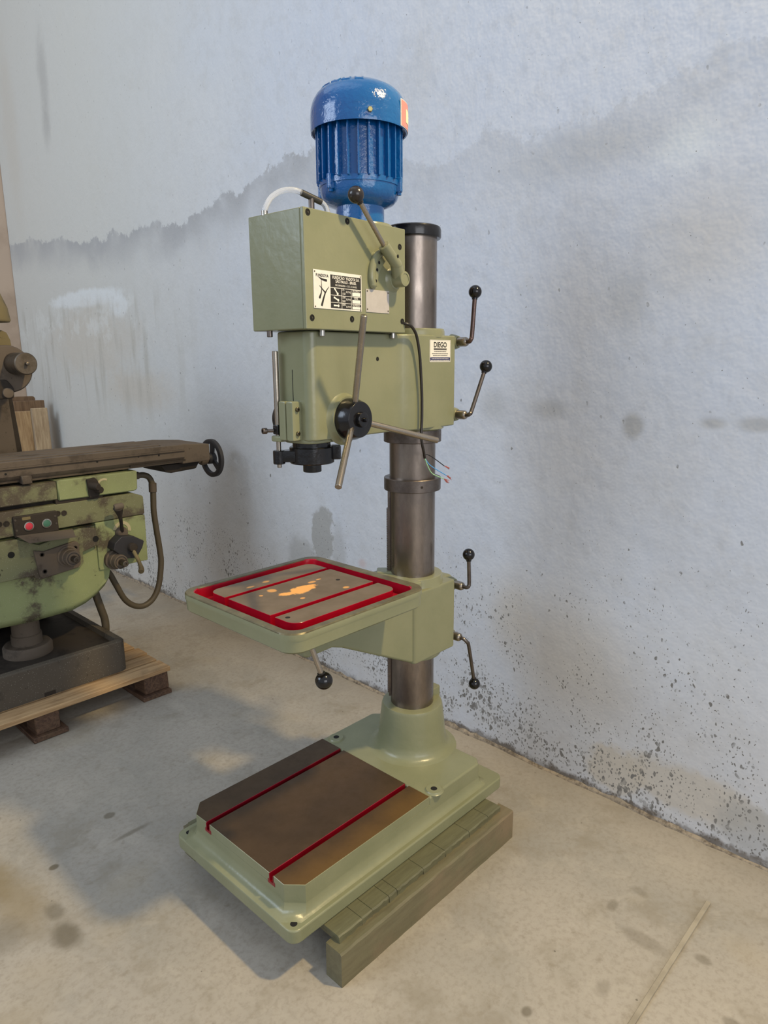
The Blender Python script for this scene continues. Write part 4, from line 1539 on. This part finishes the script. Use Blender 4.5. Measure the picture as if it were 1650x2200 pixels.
# handwheel
WC = Vector((.350, 1.54, .885))
m = MB()
k = 40
R0, r0 = .0755, .0125
V, F = [], []
for i in range(k):
    a = 2 * math.pi * i / k
    d = Vector((0, math.cos(a), math.sin(a)))
    for x_, rr in ((-.010, R0 - .007), (-.012, R0 + .004), (-.008, R0 + .0125), (.008, R0 + .0125), (.011, R0 + .004), (.009, R0 - .007)):
        V.append(WC + d * rr + Vector((x_, 0, 0)))
for i in range(k):
    j = (i + 1) % k
    for q in range(6):
        F.append((i * 6 + q, i * 6 + (q + 1) % 6, j * 6 + (q + 1) % 6, j * 6 + q))
m._faces(V, F)
hw = m.build('handwheel', 'mill_black', ML, 40)
m = MB()
m.lathe([(.024, -.024), (.026, -.02), (.026, .010), (.020, .014), (.0, .014)], WC, (1, 0, 0), 26)
m.build('wheel_hub', 'mill_black', hw, 40)
for a in (100, 220, 340):
    a = math.radians(a)
    d = Vector((0, math.cos(a), math.sin(a)))
    t = Vector((0, -d.z, d.y))
    m = MB()
    v8 = []
    for x_ in (-.006, .006):
        for r_, w in ((.02, -.013), (.02, .013), (.068, .016), (.068, -.016)):
            p = WC + d * r_ + t * w
            v8.append((p.x + x_, p.y, p.z))
    m.hexa(v8, 0, .003, 1)
    m.build('wheel_spoke', 'mill_black', hw, 40)
m = MB()
m.cyl((.20, 1.54, .885), (.34, 1.54, .885), .017, seg=22)
m.lathe([(.023, 0), (.027, .006), (.027, .03), (.020, .036)], (.285, 1.54, .885), (1, 0, 0), 24)
m.lathe([(.030, 0), (.030, .035), (.024, .04)], (.205, 1.54, .885), (1, 0, 0), 24)
m.build('wheel_shaft', 'mill_iron', ML, 40)

# flexible conduits
m = MB()
m.tube(catmull([(-.10, 1.5, .856), (-.046, 1.5, .855), (-.012, 1.5, .853), (.012, 1.5, .838), (.024, 1.5, .80), (.022, 1.5, .74), (.020, 1.5, .688), (.026, 1.5, .60), (.034, 1.5, .51), (.034, 1.5, .45), (.016, 1.5, .36), (-.015, 1.5, .305), (-.06, 1.5, .283), (-.105, 1.5, .295), (-.145, 1.5, .335), (-.178, 1.5, .41), (-.205, 1.5, .47), (-.25, 1.5, .51)], 5), .0125, 14)
hs = m.build('conduit_hose', 'hose', ML)
m = MB()
m.cyl((.0245, 1.5, .815), (.0225, 1.5, .775), .0165, seg=18, ch=.002)
m.cyl((-.10, 1.5, .856), (-.035, 1.5, .855), .0155, seg=18, ch=.002)
m.build('hose_coupling', 'mill_iron', hs)
m = MB()
m.tube(catmull([(-.275, 1.5, .44), (-.262, 1.5, .375), (-.248, 1.5, .315), (-.238, 1.5, .27), (-.238, 1.5, .225), (-.24, 1.52, .16)], 5), .0155, 14)
m.build('drain_hose', 'hose', ML)

# spindle head at the picture's edge
HY = 1.56
m = MB()
m.lathe([(.085, 0), (.085, .030), (.080, .036), (.0, .036)], (-.487, HY, 1.300), (0, -1, 0), 40)
hd = m.build('swivel_flange', 'mill_iron', ML, 40)
m = MB()
m.lathe([(.040, 0), (.039, .105), (.036, .108), (.006, .108), (.006, .125), (.004, .126), (.0, .126)], (-.462, HY - .034, 1.318), (0, -1, 0), 32)
m.build('quill_housing', 'mill_shaft', hd, 40)
m = MB()
m.lathe([(.062, 0), (.062, .022), (.056, .026), (.0, .026)], (-.440, HY + .085, 1.316), (.35, -1, 0), 36)
m.build('feed_wheel', 'mill_black', ML, 40)
m = MB()
m.prism([(-.66, 1.23), (-.47, 1.24), (-.43, 1.30), (-.45, 1.36), (-.50, 1.395), (-.54, 1.44), (-.66, 1.44)], HY + .005, HY + .26, 'y', 0, .02, 3)
m.build('head_housing', 'mill_olive', ML, 50)
m = MB()
m.prism([(-.60, 1.190), (-.482, 1.194), (-.478, 1.230), (-.50, 1.262), (-.60, 1.262)], HY - .05, HY + .10, 'y', 0, .008, 2)
hb = m.build('head_bracket', 'mill_dark', ML)
MB().lathe([(.018, 0), (.018, .010), (.015, .012), (.0, .012)], (-.505, HY - .05, 1.215), (0, -1, 0), 24).build('bracket_plug', 'mill_iron', hb)
m = MB()
m.prism([(-.60, 1.360), (-.455, 1.352), (-.438, 1.358), (-.442, 1.405), (-.452, 1.432), (-.470, 1.440), (-.60, 1.442)], HY + .04, HY + .14, 'y', 0, .006, 2)
m.build('belt_guard', 'mill_olive', ML)
m = MB()
m.lathe([(.10, 0), (.104, .006), (.098, .05), (.080, .10), (.04, .13), (.0, .135)], (-.540, HY + .05, 1.468), (0, 0, 1), 36)
m.build('head_motor', 'mill_olive', ML, 50)
m = MB()
m.cyl((-.545, HY + .05, 1.42), (-.545, HY + .05, 1.475), .05, seg=30)
m.build('motor_neck', 'mill_dark', ML)

# ================================================================== boards standing in the corner
def board(x0, x1, yb, yt, z1, th, mat, label, ch=0.0):
    m = MB()
    if ch:
        poly = [(x0, 0), (x1, 0), (x1, z1 - ch), (x1 - ch, z1), (x0, z1)]
    else:
        poly = [(x0, 0), (x1, 0), (x1, z1), (x0, z1)]
    m.prism(poly, 0, th, 'y', 0, .003, 1)
    for v_ in m.bm.verts:
        v_.co.y += yb + (yt - yb) * v_.co.z / z1
    o = m.build('wooden_board', mat, None, 30)
    o['label'] = label
    o['category'] = 'board'
    o['group'] = 'boards standing in the corner'


board(.05, .405, 3.735, 3.755, 1.105, .03, 'wood_brown', 'tallest brown board with clipped corner, rearmost of the boards in the corner', .012)
board(.06, .447, 3.695, 3.715, 1.077, .034, 'wood_brown', 'wide brown board just in front of the tallest one in the corner')
board(.16, .385, 3.640, 3.665, 1.012, .045, 'wood_light', 'pale knotty board to the left of the narrow one in the corner')
board(.330, .430, 3.605, 3.630, 1.030, .03, 'wood_grey', 'narrow pale board with a dark smudge at the front of the corner boards')

# ================================================================== thin rod on the floor
m = MB()
m.box(-.62, .197, -.8065, -.7955, 0.0, .008, 0, .0012, 1)
n = NT('dusty_batten')
MT['batten'] = n.set(n.mix(n.ramp(n.noise(12, 4), .4, .65), srgb(158, 149, 131), srgb(138, 129, 112)), 0.7)
o = m.build('batten', 'batten', None, 30)
o['label'] = 'thin pale batten lying on the floor near the right-hand wall'
o['category'] = 'batten'
